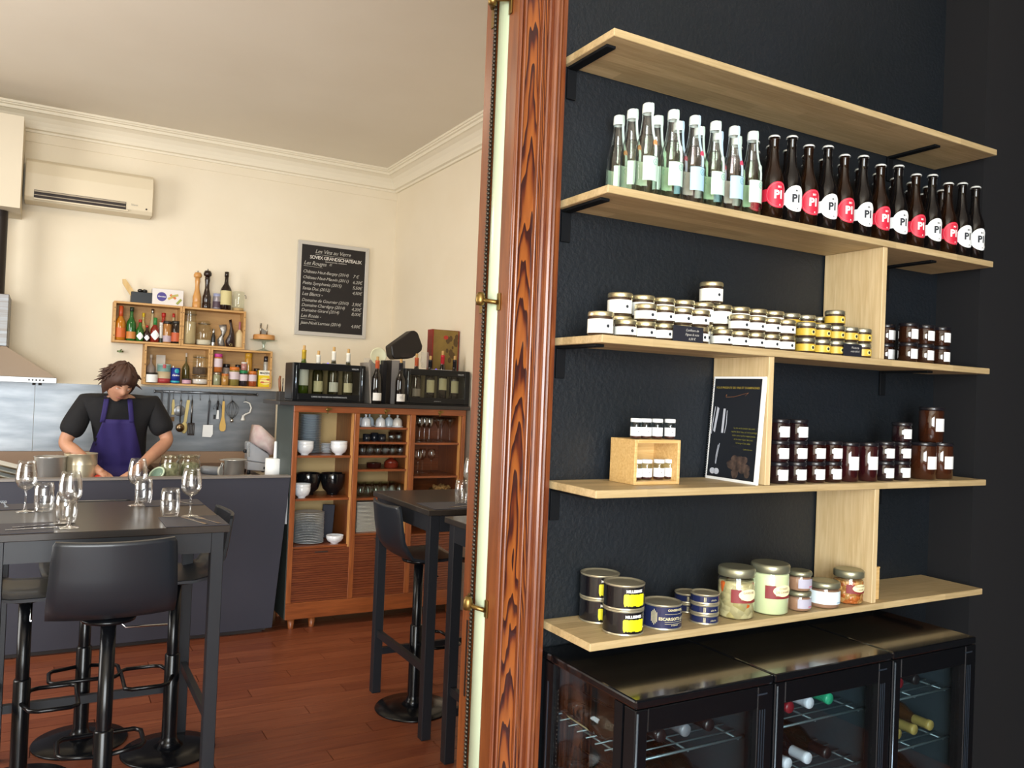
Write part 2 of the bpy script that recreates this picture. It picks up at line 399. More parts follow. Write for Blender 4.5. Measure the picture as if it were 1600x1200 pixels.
# ---- clear lemonade bottles
def clear_bottle(nm,labc,stripc,sealc):
    t=T('drink_bottle','','bottle')
    r=.0285; prof=[(0,.0),(.022,.0005),(r,.004),(r,.118),(r-.001,.126),(.0245,.140),(.0195,.157),(.0165,.175),(.0142,.198),(.0138,.214)]
    LA(prof,22).obj('glass_body',clear,t)
    LA([(0,.006),(.0240,.007),(r-.0012,.011),(r-.0012,.117),(.0232,.139),(.0185,.155),(0,.156)],18).obj('drink',thin('drink '+nm,stripc,.4,0,1.1),t)
    LA([(.0142,.2115),(.0150,.2125),(.0150,.229),(.0140,.2345),(.010,.2375),(0,.2375)],22).obj('cap',cap_w,t)
    l=arc(r+.0006,FRONT-.95,FRONT+.95,.036,.097,14).obj('label',labc,t)
    b=arc(r+.0006,FRONT+PI-.8,FRONT+PI+.8,.036,.097,10).obj('back_label',pm('pale back label','#cfe0cf',.6),t)
    ar=M().tube([( (r+.0011)*math.cos(FRONT+.25+.0075*math.cos(a)/r),(r+.0011)*math.sin(FRONT+.25+.0075*math.cos(a)/r),.084+.0075*math.sin(a)) for a in [2*PI*i/14 for i in range(14)]],.0006,4,True)
    text(ar,tx('A',.009),cyl(r+.0012,FRONT+.25,.081)); ar.obj('emblem',pm('label green ink','#6f9f96',.6),l)
    st=M().grid(lambda u,v:(lambda z,rr:(rr*math.cos(FRONT+.25+(u-.5)*.010/rr),rr*math.sin(FRONT+.25+(u-.5)*.010/rr),z))(*(lambda v:(lambda z:(z,float(next((a[0]+(b_[0]-a[0])*(z-a[1])/(b_[1]-a[1]) for a,b_ in zip(PRF,PRF[1:]) if a[1]<=z<=b_[1]),.0165))+.0007))(.098+v*.1385))(v)),1,14)
    st.obj('seal_strip',pm('seal strip '+nm,sealc[0],.5),t)
    arcdisc(.0274,FRONT+.25,.0085,.132,12).obj('seal_badge',pm('seal badge '+nm,sealc[1],.5),t)
    return Proto(t)
PRF=[(.0287,.09),(.0285,.118),(.0275,.126),(.0245,.140),(.0195,.157),(.0165,.175),(.0144,.198),(.0140,.211),(.0152,.2125),(.0152,.229),(.0142,.2345),(.0142,.2375)]
CB={'o':clear_bottle('orange',pm('mint label','#c2ddcc',.5),(.95,.98,.93,1),('#d8ece4','#e0955c')),
    'g':clear_bottle('green',pm('mint label','#c2ddcc',.5),(.92,.98,.90,1),('#d4ebdf','#cfe8d6')),
    'p':clear_bottle('pink',pm('blue label','#a6cbe6',.5),(.99,.93,.93,1),('#c4def0','#cf4a66'))}
KIND={'o':'an orange badge','g':'a pale green badge','p':'a pink badge, bluish label'}
XS=[1.297,1.380,1.453,1.526,1.594,1.664]; KS='ogpgpg'
for row,Y in enumerate((1.636,1.694,1.752)):
    for i,x in enumerate(XS):
        if row==2 and i>0: continue
        k=KS[i]
        CB[k].put((x+(-.004 if row else 0),Y,ZS[1]+.0005),'clear drink bottle with %s, %s from left in the %s row'%(KIND[k],ORD[i],('front','second','back')[row]),group='white-capped drink bottles')
# ---- brown beer bottles
def beer(nm,h,lab,txt,glass):
    t=T('beer_bottle','','bottle'); s=h/.2425; r=.0302
    LA([(0,0),(.025,.0005),(r,.004),(r,.112*s),(r-.002,.124*s),(.024,.137*s),(.0175,.155*s),(.0145,.175*s),(.0132,.2*s),(.0132,h-.016),(.0145,h-.014),(.0145,h-.011),(.013,h-.009),(.0125,h-.004),(0,h-.004)],22).obj('glass_body',glass,t)
    c=M().lathe([(.0168,h-.0075),(.0158,h-.004),(.0135,h-.0012),(.008,h),(0,h)],21)
    for i in range(21):
        k=c.v[i]; q=1.06 if i%2 else .97; c.v[i]=(k[0]*q,k[1]*q,k[2])
    c.obj('crown_cap',pm('white crown cap','#e6ebea',.35,.2),t)
    l=arcdisc(r+.0008,FRONT-.22,.037,.070).obj('round_label',lab,t)
    M().lathe([(r+.0005,.052),(r+.0005,.086)],12,a0=FRONT-2.35,a1=FRONT-1.2).obj('label_tab',lab,t)
    g=M(); text(g,tx('PI',.031,0,.0013,'CENTER',1.12),cyl(r+.0014,FRONT-.28,.060)); text(g,tx('M I',.008,0,.0003),cyl(r+.0014,FRONT-.18,.089))
    text(g,tx('A',.006,0,.0003),cyl(r+.0014,FRONT-.1,.040)); g.obj('lettering',txt,l)
    g=M().tube([((r+.0012)*math.cos(FRONT-.22+.033*math.cos(a)/r),(r+.0012)*math.sin(FRONT-.22+.033*math.cos(a)/r),.070+.033*math.sin(a)) for a in [2*PI*i/28 for i in range(28)]],.0006,4,True)
    g.obj('label_ring',pm('ring '+nm,'#e27a86' if nm=='red' else '#d5dadb',.6),l)
    return Proto(t)
bg=pm('brown bottle glass',(.016,.0055,.002,1),.05,coat=.15,var=(18,'#0f0603')); bd=pm('dark bottle glass',(.004,.003,.003,1),.05,coat=.15)
BR=[beer('red',.2425,red,wink,bg),beer('white',.255,white,ink,bd)]
BXS=[1.747,1.818,1.888,1.969,2.043,2.128,2.21,2.297,2.385,2.47,2.556,2.633,2.708]
BK=[0,1,0,1,0,1,0,1,0,1,0,1,1]
for row,Y in enumerate((1.636,1.702,1.768)):
    for i,x in enumerate(BXS):
        if i==12 and row: continue
        k=BK[i] if row==0 else 0
        BR[k].put((x-(.01 if row else 0),Y,ZS[1]+.0005),'brown beer bottle with round %s label, %s from left in the %s row'%(('red','white')[BK[i] if row==0 else 0],ORD[i],('front','middle','back')[row]),group='brown beer bottles on the second shelf')
# ---- gold-lidded jars
gold=pm('gold lid','#d6cba4',.34,.9); silver=pm('pale metal lid','#c2c0aa',.34,.9)
def lid_jar(nm,r,h,lab,labz,lid,body,ink_=ink,disc=True,ring=None):
    t=T('small_jar','','jar')
    LA([(0,0),(r*.88,0),(r,.003),(r,h-.017),(r-.002,h-.0125),(r-.0025,h-.006),(0,h-.006)],20).obj('glass_body',body,t)
    LA([(r-.0005,h-.0125),(r+.0003,h-.011),(r+.0003,h-.004),(r-.0015,h-.0006),(r-.005,h),(r*.55,h-.001),(0,h-.001)],22).obj('lid',lid,t)
    l=M().lathe([(r+.0005,labz[0]),(r+.0005,labz[1])],24,a0=FRONT-2.75,a1=FRONT+.55).obj('label',lab,t)
    zc=(labz[0]+labz[1])/2
    if ring: arcdisc(r+.0009,FRONT-.05,.0075,zc,14).obj('ring_mark',ring,l)
    if disc: arcdisc(r+.0013,FRONT-.05,.0042,zc,10).obj('dot_mark',ink_,l)
    return Proto(t)
paste=pm('brown jar filling','#3b2c20',.12,coat=.5); cream_l=pm('cream paper label','#f4f5ec',.55); yel=pm('yellow label','#c9a73a',.4)
JS=lid_jar('small',.0285,.0442,cream_l,(.006,.026),gold,paste)
JL=lid_jar('large',.0322,.0595,cream_l,(.006,.040),gold,paste)
JY=lid_jar('yellow',.0285,.0442,yel,(.006,.026),silver,paste,ring=pm('pale yellow ring','#e6d27a',.5))
JM=lid_jar('yellow large',.0305,.0592,yel,(.006,.040),silver,paste,ring=pm('pale yellow ring','#e6d27a',.5))
z3=ZS[2]+.0004; hs=.0446; hl=.0599
FX=[1.249,1.310,1.369,1.428,1.487,1.573,1.634,1.694,1.753,1.812]; FY=[1.897,1.962,2.023,2.083,2.143]
g3='gold-lidded jars on the middle shelf'
JL.put((1.182,1.645,z3),'large white-labelled jar at the left end of the gold-lidded jars',group=g3)
for lay in (0,1):
    for i,x in enumerate(FX):
        if lay and i in (0,5): continue
        JS.put((x+(.001 if lay else 0),1.632,z3+lay*hs),'small white-labelled gold-lidded jar, %s from left, %s layer of the front row'%(ORD[i],('bottom','upper')[lay]),group=g3)
    for i,x in enumerate(FY):
        JY.put((x,1.632,z3+lay*hs),'small yellow-labelled jar, %s yellow one from left, %s layer of front row'%(ORD[i],('bottom','upper')[lay]),group='yellow-labelled jars')
JY.put((2.020,1.632,z3+2*hs),'yellow-labelled jar standing alone on top of the other yellow jars',group='yellow-labelled jars')
BX_=[1.278,1.351,1.420,1.489,1.558,1.626,1.695,1.763,1.831]
for lay in (0,1):
    for i,x in enumerate(BX_):
        JL.put((x,1.697,z3+lay*hl),'large white-labelled jar behind the small jars, %s from left in %s layer'%(ORD[i],('lower','upper')[lay]),group=g3)
    for i,x in enumerate((1.902,1.968,2.033,2.098,2.152)):
        if i<4 or lay==1 or True: JM.put((x,1.697 if i<4 else 1.755,z3+lay*hl),'larger yellow-labelled jar behind the front ones, %s from left, %s layer'%(ORD[i],('lower','upper')[lay]),group='yellow-labelled jars')
JL.put((1.590,1.697,z3+2*hl),'single white-labelled jar standing alone on top of the gold-lidded jars',group=g3)
# chalk cards
slate=pm('black card','#1c1d26',.6); chalk=pm('chalk','#b9b6ae',.8)
def card(x0,x1,h,label,lines):
    t=T('price_card',label,'card',((x0+x1)/2,1.5955,ZS[2]+.0004)); w=x1-x0
    c=BX(-w/2,w/2,0,.002,0,h).obj('card',slate,t)
    g=M()
    for i,s in enumerate(lines): text(g,tx(s,.0085,.25),lambda x,y,i=i:(x+w*.12,-.0004,h-.013-i*.011+y))
    g.obj('chalk_writing',chalk,c)
card(1.372,1.473,.040,'black chalk card standing before the white-labelled jars',('Confiture de','Figues & noix','6,50 €'))
card(2.018,2.098,.036,'black chalk card standing before the yellow-labelled jars',('Moutarde','miel 4,90 €'))
# ---- jars with white square labels
dkl=pm('black lid','#17151a',.3,coat=.3)
def jam(r,h,col,lz,lw=.8,nm='jam_jar'):
    t=T(nm,'','jar'); g=pm('jam '+col,col,.08,coat=.8)
    LA([(0,0),(r*.9,0),(r,.003),(r,h-.016),(r-.0022,h-.012),(r-.0022,h-.008),(0,h-.008)],20).obj('glass_body',g,t)
    LA([(r-.0005,h-.011),(r+.0003,h-.0095),(r+.0003,h-.002),(r-.001,h),(0,h)],20).obj('lid',dkl,t)
    M().lathe([(r+.0005,lz[0]),(r+.0005,lz[1])],10,a0=FRONT-lw,a1=FRONT+lw).obj('label',white,t)
    return Proto(t)
amb=jam(.029,.0625,'#2a150c',(.012,.043),.62); drk=jam(.029,.0605,'#1d0f12',(.010,.040),.72); rdj=jam(.029,.0605,'#230a08',(.010,.040),.72)
tall=jam(.030,.118,'#2c0d10',(.036,.076),.8,'tall_jam_jar'); big=jam(.040,.1195,'#371a0d',(.034,.075),.62,'large_jam_jar'); top_=jam(.038,.115,'#33180c',(.036,.078),.62,'large_jam_jar')
for i,x in enumerate((2.385,2.470,2.556)):
    for lay in (0,1):
        amb.put((x,1.645,ZS[2]+.0004+lay*.0628),'amber jar with white label, %s column right of oak upright, %s of two'%(ORD[i],('lower','upper')[lay]),group='amber jars at the right of the middle shelf')
for lay in (0,1): amb.put((2.385,1.725,ZS[2]+.0004+lay*.0628),'amber jar standing behind the first amber column, %s one'%('lower','upper')[lay],group='amber jars at the right of the middle shelf')
z4=ZS[3]+.0004
for P_,x,n,nm in ((drk,1.812,3,'first'),(drk,1.887,3,'second'),(rdj,1.965,2,'third'),(rdj,2.038,2,'fourth'),(drk,2.281,2,'fifth'),(drk,2.362,3,'sixth')):
    for lay in range(n):
        P_.put((x,1.640,z4+lay*.0608),'dark white-labelled jam jar, %s short column right of the book, %s from bottom'%(nm,ORD[lay]),group='short jam jars on the fourth shelf')
for i,x in enumerate((2.112,2.200)): tall.put((x,1.640,z4),'tall dark red jam jar with white label, %s of the two'%('left one','right one')[i],group='tall jam jars')
for i,x in enumerate((2.498,2.588)): big.put((x,1.655,z4),'large orange-brown jar at right end of fourth shelf, %s of the bottom pair'%('left','right')[i],group='large orange-brown jars')
top_.put((2.543,1.660,z4+.1199),'large orange-brown jar standing on top of the two others',group='large orange-brown jars')
# ---- bamboo crate with mini jars
bam=wood('bamboo','#c39a5c','#d9b67c',0,9,.5,16)
t=T('wooden_display_crate','small pale wooden crate lying open-sided on the fourth shelf','crate',(1.322,1.668,z4))
w_,d_,h_,q=.153,.105,.117,.009
BX(0,q,0,d_,0,h_).obj('side_panel',bam,t,.001); BX(w_-q,w_,0,d_,0,h_).obj('side_panel',bam,t,.001)
BX(q+.0002,w_-q-.0002,0,d_,0,q).obj('bottom_panel',bam,t,.001); BX(q+.0002,w_-q-.0002,0,d_,h_-q,h_).obj('top_panel',bam,t,.001)
BX(q+.0002,w_-q-.0002,d_-.006,d_-.0002,q+.0002,h_-q-.0002).obj('back_panel',bam,t)
mini=T('mini_jar','','jar'); 
LA([(0,0),(.0135,0),(.0148,.002),(.0148,.042),(.0135,.045),(0,.045)],16).obj('glass_body',thin('mini jar glass',(.85,.92,.92,1),1),mini)
LA([(0,.001),(.0138,.002),(.0138,.013),(0,.013)],14).obj('filling',pm('dark red filling','#4a2322',.4),mini)
LA([(.0140,.044),(.0150,.045),(.0150,.0525),(.0140,.0540),(0,.0540)],16).obj('lid',pm('white plastic lid','#f1f3f1',.35),mini)
l=arc(.0153,FRONT-1.9,FRONT+.7,.008,.031,12).obj('label',white,mini); text(M(),tx('*',.012,0,.0004),cyl(.0157,FRONT-.2,.012)).obj('mark',ink,l)
mini=Proto(mini)
for i,px in enumerate((993.5,1009,1026.7,1046.5)):
    x=at(px,672,Y=1.705).x; mini.put((x,1.705,z4+h_+.0004),'white-lidded mini jar on top of the wooden crate, %s from left'%ORD[i],group='mini jars with white lids')
for i,px in enumerate((994,1010,1029,1046)):
    x=at(px,738,Y=1.705).x; mini.put((x,1.705,z4+q+.0004),'white-lidded mini jar inside the wooden crate, %s from left'%ORD[i],group='mini jars with white lids')
# ---- spiral-bound book leaning on the oak upright
bt=T('spiral_bound_book','black spiral-bound book with wine glass and truffle picture, leaning on the oak upright','book',(1.688,1.603,z4))
HB,WB=.298,.196; lean=.072
def bk(u,v,o): # u along -Y..+Y from spiral (back) to free edge, v up, o outwards (towards -X)
    return (lean*v/1*.0+v*math.tan(lean)-o*math.cos(lean), WB*(1-u), v*math.cos(lean)+0)
M().prism([(0,0),(1,0),(1,HB),(0,HB)],-.010,-.001,lambda a,b,z:bk(a,b,z)).obj('pages',pm('white paper','#f2f3f2',.6),bt)
cv=M().prism([(.035,.008),(.955,.008),(.955,HB-.006),(.035,HB-.006)],-.0006,.0004,lambda a,b,z:bk(a,b,z)).obj('cover',pm('black cover','#1b1e24',.35),bt)
M().prism([(.0,0),(1,0),(1,HB),(.0,HB)],-.0009,-.0007,lambda a,b,z:bk(a,b,z)).obj('cover_border',pm('white paper','#f2f3f2',.6),bt)
def onb(uc,v0): return lambda x,y:bk(uc+x/WB,v0+y,.0009)
g=M(); text(g,tx('VOUS PRESENTE SES VINS ET CHAMPAGNES',.0085,0,.0001),onb(.5,HB-.035)); g.obj('title',pm('gold ink','#9c8a3a',.5),cv)
g=M()
for i,s in enumerate(('Le vin est la lumière du soleil','captive dans l’eau, un verre partagé','entre amis rend le repas joyeux','et le coeur léger, les mets','le temps d’une table')): text(g,tx(s,.0068),onb(.70,.150-i*.0105))
text(g,tx('Carte des vins',.006),onb(.80,.092)); g.obj('quote',pm('olive ink','#7d7a35',.5),cv)
g=M().tube([bk(.27,HB-.057,.0008),bk(.30,HB-.052,.0008),bk(.29,HB-.060,.0008),bk(.45,HB-.058,.0008),bk(.62,HB-.050,.0008),bk(.72,HB-.046,.0008),bk(.66,HB-.055,.0008)],.0006,4); g.obj('flourish',pm('copper ink','#8a5a3a',.5),cv)
g=M()
for q4 in ([(.13,.21),(.17,.205),(.12,.135),(.085,.14)],[(.26,.205),(.30,.205),(.29,.135),(.25,.135)]): g.prism(q4,.0005,.0009,lambda a,b,z:bk(a,b,z))
g.tube([bk(.09,.21,.0008),bk(.06,.16,.0008),bk(.05,.13,.0008)],.0009,4); g.tube([bk(.335,.20,.0008),bk(.34,.16,.0008),bk(.32,.135,.0008)],.0009,4)
g.tube([bk(.24,.105,.0008),bk(.21,.07,.0008),bk(.20,.045,.0008)],.0007,4); g.tube([bk(.215,.10,.0008),bk(.19,.07,.0008),bk(.185,.045,.0008)],.0007,4)
for u in (.14,.22): g.prism([(u+.055*math.cos(a),.024+.009*math.sin(a)) for a in [2*PI*i/10 for i in range(10)]],.0005,.0009,lambda a,b,z:bk(a,b,z))
g.obj('wine_glass_picture',pm('grey print','#b8bcc6',.5),cv)
g=M(); random.seed(3)
for i in range(16):
    u=.47+.40*random.random(); v=.022+.055*random.random()*(1-abs(u-.67)*2.2); rr=.010+.004*random.random()
    g.prism([(u+rr/WB*math.cos(a)*(1+.15*math.sin(3*a)),v+rr*math.sin(a)) for a in [2*PI*k/9 for k in range(9)]],.0005,.0007+i*.00002,lambda a,b,z:bk(a,b,z))
g.obj('truffle_picture',pm('brown print','#54443c',.6,var=(60,'#2c2422')),cv)
g=M()
for i in range(42):
    c=HB*(.015+.97*i/41); g.tube([bk(.0055*math.cos(a)/WB,c,.0055*math.sin(a)-.0045) for a in [2*PI*k/7 for k in range(7)]],.0011,4,True)
g.obj('spiral_binding',pm('spiral wire','#c9ced2',.3,.8),bt)
# ---- tins
tin=pm('tin metal','#b8b096',.3,.65); tinblk=pm('black tin print','#121216',.18,coat=.5); navy=pm('navy tin print','#1e2547',.22,coat=.4); yelp=pm('yellow print','#e6e01c',.4); brs=pm('brass metal lid','#a79a72',.25,1)
def can(r,h,band,nm):
    t=T(nm,'','tin')
    LA([(0,.002),(r-.003,.002),(r-.002,0),(r+.0012,.0005),(r+.0012,.0025),(r,.0045),(r,h-.0045),(r+.0012,h-.0025),(r+.0012,h-.0005),(r-.0002,h),(r-.0022,h-.0005),(r-.003,h-.0035),(r*.75,h-.003),(r*.7,h-.0022),(0,h-.0022)],32).obj('can_body',tin,t)
    b=M().lathe([(r+.0005,.0052),(r+.0005,h-.0052)],36).obj('printed_band',band,t); return t,b
t,b=can(.0512,.0622,tinblk,'food_tin')
text(M(),tx('MILLESIMES',.0095,0,.0004),cyl(.0521,FRONT-.1,.0445)).obj('lettering',wink,b)
random.seed(5); m=M(); n=26
top=[.0405+random.uniform(-.0012,.0006) for _ in range(n+1)]; bot=[.011+random.uniform(-.0016,.0018) for _ in range(n+1)]
for i in range(n+1):
    a=FRONT-.66+1.2*i/n; e=.006 if i in (0,n) else 0
    for z in (bot[i]+e,top[i]-e*.4): m.v.append((.0520*math.cos(a),.0520*math.sin(a),z))
for i in range(n): m.face([2*i,2*i+2,2*i+3,2*i+1],True)
m.obj('yellow_patch',yelp,b)
BT=Proto(t); z5=ZS[4]+.0004
for x,y,nm in ((1.296,1.762,'back stack near the doorway'),(1.291,1.651,'front stack at the shelf edge')):
    for lay in (0,1): BT.put((x,y,z5+lay*.0626),'black tin with ragged yellow patch, %s of the %s'%(('lower','upper')[lay],nm),group='black and yellow tins')
t,b=can(.0508,.0642,navy,'escargot_tin')
g=M(); text(g,tx('ESCARGOTS A LA',.0105,0,.0003),cyl(.0517,FRONT-.05,.026)); text(g,tx('CONSERVERIE',.0075,0,.0002),cyl(.0517,FRONT+.05,.049))
for z in (.041,.0215,.0165): g.lathe([(.0515,z),(.0515,z+.0007)],8,a0=FRONT-.55,a1=FRONT+.6)
for i in range(5): g.lathe([(.0515,.013+.004*abs(i-2)),(.0515,.053-.004*abs(i-2))],1,a0=FRONT-1.25+.07*i,a1=FRONT-1.25+.07*i+.028)
text(g,tx('artisanale',.006),cyl(.0517,FRONT,.012)); g.obj('lettering',pm('pale gold ink','#cfc59a',.5),b)
Proto(t).put((1.418,1.652,z5),'navy escargot tin standing beside the black and yellow tins')
t,b=can(.0372,.0262,navy,'flat_tin')
g=M()
for i in range(3): g.lathe([(.0379,.007),(.0379,.019)],1,a0=FRONT-.80+.06*i,a1=FRONT-.80+.06*i+.03)
text(g,tx('pâté fin',.006),cyl(.0380,FRONT-.05,.010)); g.obj('lettering',pm('pale gold ink','#cfc59a',.5),b)
FT=Proto(t)
for lay in range(3): FT.put((1.552,1.638,z5+lay*.0266),'flat navy tin, %s from the bottom of the stack of three'%ORD[lay],group='flat navy tins')
for lay in range(2): FT.put((1.590,1.744,z5+lay*.0266),'flat navy tin, %s of the two-tin stack at the wall'%('lower','upper')[lay],group='flat navy tins')
# ---- jars of preserves
plid=pm('olive metal lid','#9a9a82',.35,.75)
jg=thin('preserve jar glass',(.95,.98,.95,1),1)
def blobs(name,base,cols,scale):
    if name in MATS: return MATS[name]
    m=bpy.data.materials.new(name); m.use_nodes=True; N=m.node_tree.nodes; L=m.node_tree.links; b=N['Principled BSDF']; b.inputs['Roughness'].default_value=.25
    tc=N.new('ShaderNodeTexCoord'); v=N.new('ShaderNodeTexVoronoi'); v.inputs['Scale'].default_value=scale; L.new(tc.outputs['Object'],v.inputs[0])
    sp=N.new('ShaderNodeSeparateColor'); L.new(v.outputs['Color'],sp.inputs[0])
    r=N.new('ShaderNodeValToRGB'); r.color_ramp.interpolation='CONSTANT'; e=r.color_ramp.elements; e[0].color=lin(base); e[1].position=.999
    for p,c in cols: q=e.new(p); q.color=lin(c)
    L.new(sp.outputs[0],r.inputs[0]); L.new(r.outputs[0],b.inputs['Base Color'])
    bp=N.new('ShaderNodeBump'); bp.inputs['Strength'].default_value=.6; bp.inputs['Distance'].default_value=.01; bp.invert=True; L.new(v.outputs['Distance'],bp.inputs['Height']); L.new(bp.outputs[0],b.inputs['Normal'])
    MATS[name]=m; return m
def preserve(nm,label,x,y,r,h,content,lidm,lab,z=0,fill=.86):
    t=T(nm,label,'jar',(x,y,z5+z)); lh=min(.022,h*.2); n=h-lh
    LA([(0,0),(r*.88,0),(r,.005),(r,n-.012),(r-.003,n-.004),(r-.003,n),(0,n)],28).obj('glass_body',jg,t)
    LA([(0,.002),(r*.86,.002),(r-.0015,.006),(r-.0015,n*fill-.004),(r-.004,n*fill),(0,n*fill)],28).obj('contents',content,t)
    LA([(r-.001,n-.002),(r+.0008,n),(r+.0008,h-.006),(r-.001,h-.002),(r-.004,h),(r*.7,h-.0015),(0,h-.0015)],30).obj('lid',lidm,t)
    if lab=='oval':
        b=M().lathe([(r+.0005,h*.34),(r+.0005,h*.40)],14,a0=FRONT-1.05,a1=FRONT+.6).obj('label_band',pm('dark red label','#7e2a2c',.5),t)
        M().lathe([(r+.0005,h*.40),(r+.0005,h*.60)],6,a0=FRONT-1.05,a1=FRONT-.5).obj('label_band',pm('dark red label','#a23c36',.5),t)
        o=M(); k=18
        o.v.append(((r+.0011)*math.cos(FRONT-.05),(r+.0011)*math.sin(FRONT-.05),h*.50))
        for i in range(k): a=2*PI*i/k; an=FRONT-.05+.60*math.cos(a); o.v.append(((r+.0011)*math.cos(an),(r+.0011)*math.sin(an),h*.50+h*.115*math.sin(a)))
        # fan, subdivided radially so that it follows the glass
        o.v+= [((r+.0011)*math.cos(FRONT-.05+.30*math.cos(2*PI*i/k)),(r+.0011)*math.sin(FRONT-.05+.30*math.cos(2*PI*i/k)),h*.50+h*.0575*math.sin(2*PI*i/k)) for i in range(k)]
        for i in range(k):
            j=(i+1)%k; o.face([0,1+k+i,1+k+j],True); o.face([1+k+i,1+i,1+j,1+k+j],True)
        oo=o.obj('oval_label',pm('cream label','#efe8b8',.5),t); g=M()
        for i,s in enumerate(lab_text): text(g,tx(s,.0085 if h>.12 else .0065),cyl(r+.0016,FRONT-.05,h*.50+.003-i*.0095))
        g.obj('lettering',pm('dark red ink','#6a1e22',.5),oo)
    elif lab:
        l=M().lathe([(r+.0005,lab[0]),(r+.0005,lab[1])],16,a0=FRONT-lab[3],a1=FRONT+.9).obj('label',pm(lab[2][0],lab[2][1],.5),t)
        M().lathe([(r+.0009,lab[0]+.003),(r+.0009,lab[0]+.006)],6,a0=FRONT,a1=FRONT+.5).obj('label_mark',pm(lab[4][0],lab[4][1],.5),l)
    return t
stew=blobs('vegetable stew','#a89c74',[(.25,'#c0b48c'),(.5,'#ada27c'),(.72,'#c9602a'),(.84,'#a89a6a'),(.93,'#c08a72')],42)
beans=blobs('beans','#b07a45',[(.3,'#c09058'),(.6,'#8f4a28'),(.8,'#b5622f')],75)
lab_text=('GARBURE',); preserve('preserve_jar','tall jar of vegetable stew with carrots, left of the pale green jar',1.676,1.648,.0500,.1372,stew,plid,'oval')
lab_text=('CONFIT','DE CANARD'); preserve('preserve_jar','tall jar of pale green fat with an oval label, tallest on the lowest shelf',1.806,1.648,.0530,.1392,pm('pale fat','#d0d7ac',.3),plid,'oval',fill=.97)
pk=pm('pink pate','#9c7560',.3)
preserve('small_preserve_jar','small jar of pate, lower one of the pair beside the pale green jar',1.909,1.632,.0336,.0565,pk,plid,(.010,.036,('grey label','#a9a6b6'),.95,('pink mark','#c25a72')))
preserve('small_preserve_jar','small jar of pate, upper one of the pair beside the pale green jar',1.909,1.632,.0336,.0565,pk,plid,(.010,.036,('grey label','#a9a6b6'),.95,('pink mark','#c25a72')),z=.0569)
preserve('squat_preserve_jar','squat jar with a pale blue label before the oak upright',2.016,1.634,.0455,.0752,pk,plid,(.014,.050,('pale blue label','#d9e9ee'),1.9,('blue mark','#8fa9c0')))
lab_text=('MANCHONS','CANARD'); preserve('preserve_jar','jar of beans with an oval label, rightmost on the lowest shelf',2.133,1.640,.0435,.0992,beans,plid,'oval')
t=T('small_wooden_box','small wooden box behind the oak upright on the lowest shelf','box',(2.212,1.625,z5))
BX(0,.045,0,.095,0,.095).obj('body',bam,t,.001); BX(-.001,.046,-.001,.096,.0952,.100).obj('lid',bam,t,.001)
# ================================================================ WINE COOLERS UNDER THE SHELVES
cab=pm('cooler black plastic','#090a0d',.3,spec=.3); cabt=pm('cooler top gloss','#0b0c0f',.16,coat=.35); cabin=pm('cooler inside','#28343a',.5); pane=thin('cooler glass',(.90,.94,.95,1),.95)
rail=pm('cooler grey trim','#3b4450',.3,.6); wire=pm('coated wire','#75898f',.35,.7)
ZC=.965; CY0,CY1=1.405,1.806
def cooler(x0,x1,label,leftglass):
    t=T('wine_cooler',label,'wine cooler',(x0,CY0,0),group='wine coolers under the shelves'); w=x1-x0; d=CY1-CY0
    BX(0,w,.0,d,ZC-.021,ZC).obj('top',cabt,t,.005,2)
    BX(0.001,w-.001,.05,d,.03,.09).obj('base',cab,t)
    BX(.02,w-.02,d-.03,d-.001,.0905,ZC-.0215).obj('back_panel',cabin,t)
    BX(w-.022,w-.001,.046,d-.0305,.0905,ZC-.0215).obj('side_panel',cabin,t)
    for yy in (.08,d-.09): 
        for xx in (.04,w-.06): BX(xx,xx+.025,yy,yy+.025,0,.03).obj('foot',cab,t)
    if leftglass:
        m=M().box(.001,.022,.046,.075,.0905,ZC-.0215).box(.001,.022,d-.070,d-.0305,.0905,ZC-.0215)
        m.obj('side_frame',cab,t); BX(.006,.012,.0755,d-.0705,.0905,ZC-.0215).obj('side_glass',pane,t)
        BX(-.0005,.001,d-.052,d-.047,.10,ZC-.07).obj('side_trim',rail,t)
        g=M()
        for i in range(40): g.sphere((.014,d-.078,.45+.011*i),(.002,.0015,.0028),5,3)
        g.obj('seal_dots',pm('seal rubber','#3a2f2a',.6),t)
    else: BX(.001,.022,.046,d-.0305,.0905,ZC-.0215).obj('side_panel',cabin,t)
    # door
    z0,z1=.045,ZC-.0225; m=M().box(.001,.036,0,.040,z0,z1).box(w-.052,w-.001,0,.040,z0,z1).box(.0365,w-.0525,0,.040,z1-.052,z1).box(.0365,w-.0525,0,.040,z0,z0+.05)
    dr=m.obj('door_frame',cab,t,.002)
    BX(.037,w-.053,.014,.020,z0+.0505,z1-.0525).obj('door_glass',pane,dr)
    for xx in (w-.046,w-.038,w-.030): BX(xx,xx+.0025,-.0015,-.0002,z0+.05,z1-.055).obj('edge_trim',rail,dr)
    M().tube([(.004,-.004,z0+.03),(.004,-.004,z1-.004)],.0028,8).obj('edge_bar',pm('door edge bar','#56616e',.22,.8),dr)
    BX(w-.055,w-.0215,-.001,-.0001,z1-.020,z1-.016).obj('lock_mark',rail,dr)
    for z in (.50,.655,.80):
        s=M(); y0,y1=.060,d-.034
        for i in range(9): yy=y0+(y1-y0)*i/8; s.tube([(.025,yy,z),(w-.026,yy,z)],.0022 if i%8 else .0035,5)
        for xx in (.05,w/2,w-.05): s.tube([(xx,y0,z-.004),(xx,y1,z-.004)],.003,5)
        s.obj('wire_shelf',wire,t)
    return t
CX=[(1.142,1.566),(1.571,2.016),(2.021,2.405)]
cooler(*CX[0],'leftmost black wine cooler, glass side showing, dark-capped bottles inside',True)
cooler(*CX[1],'middle black wine cooler holding bottles with white and red caps',False)
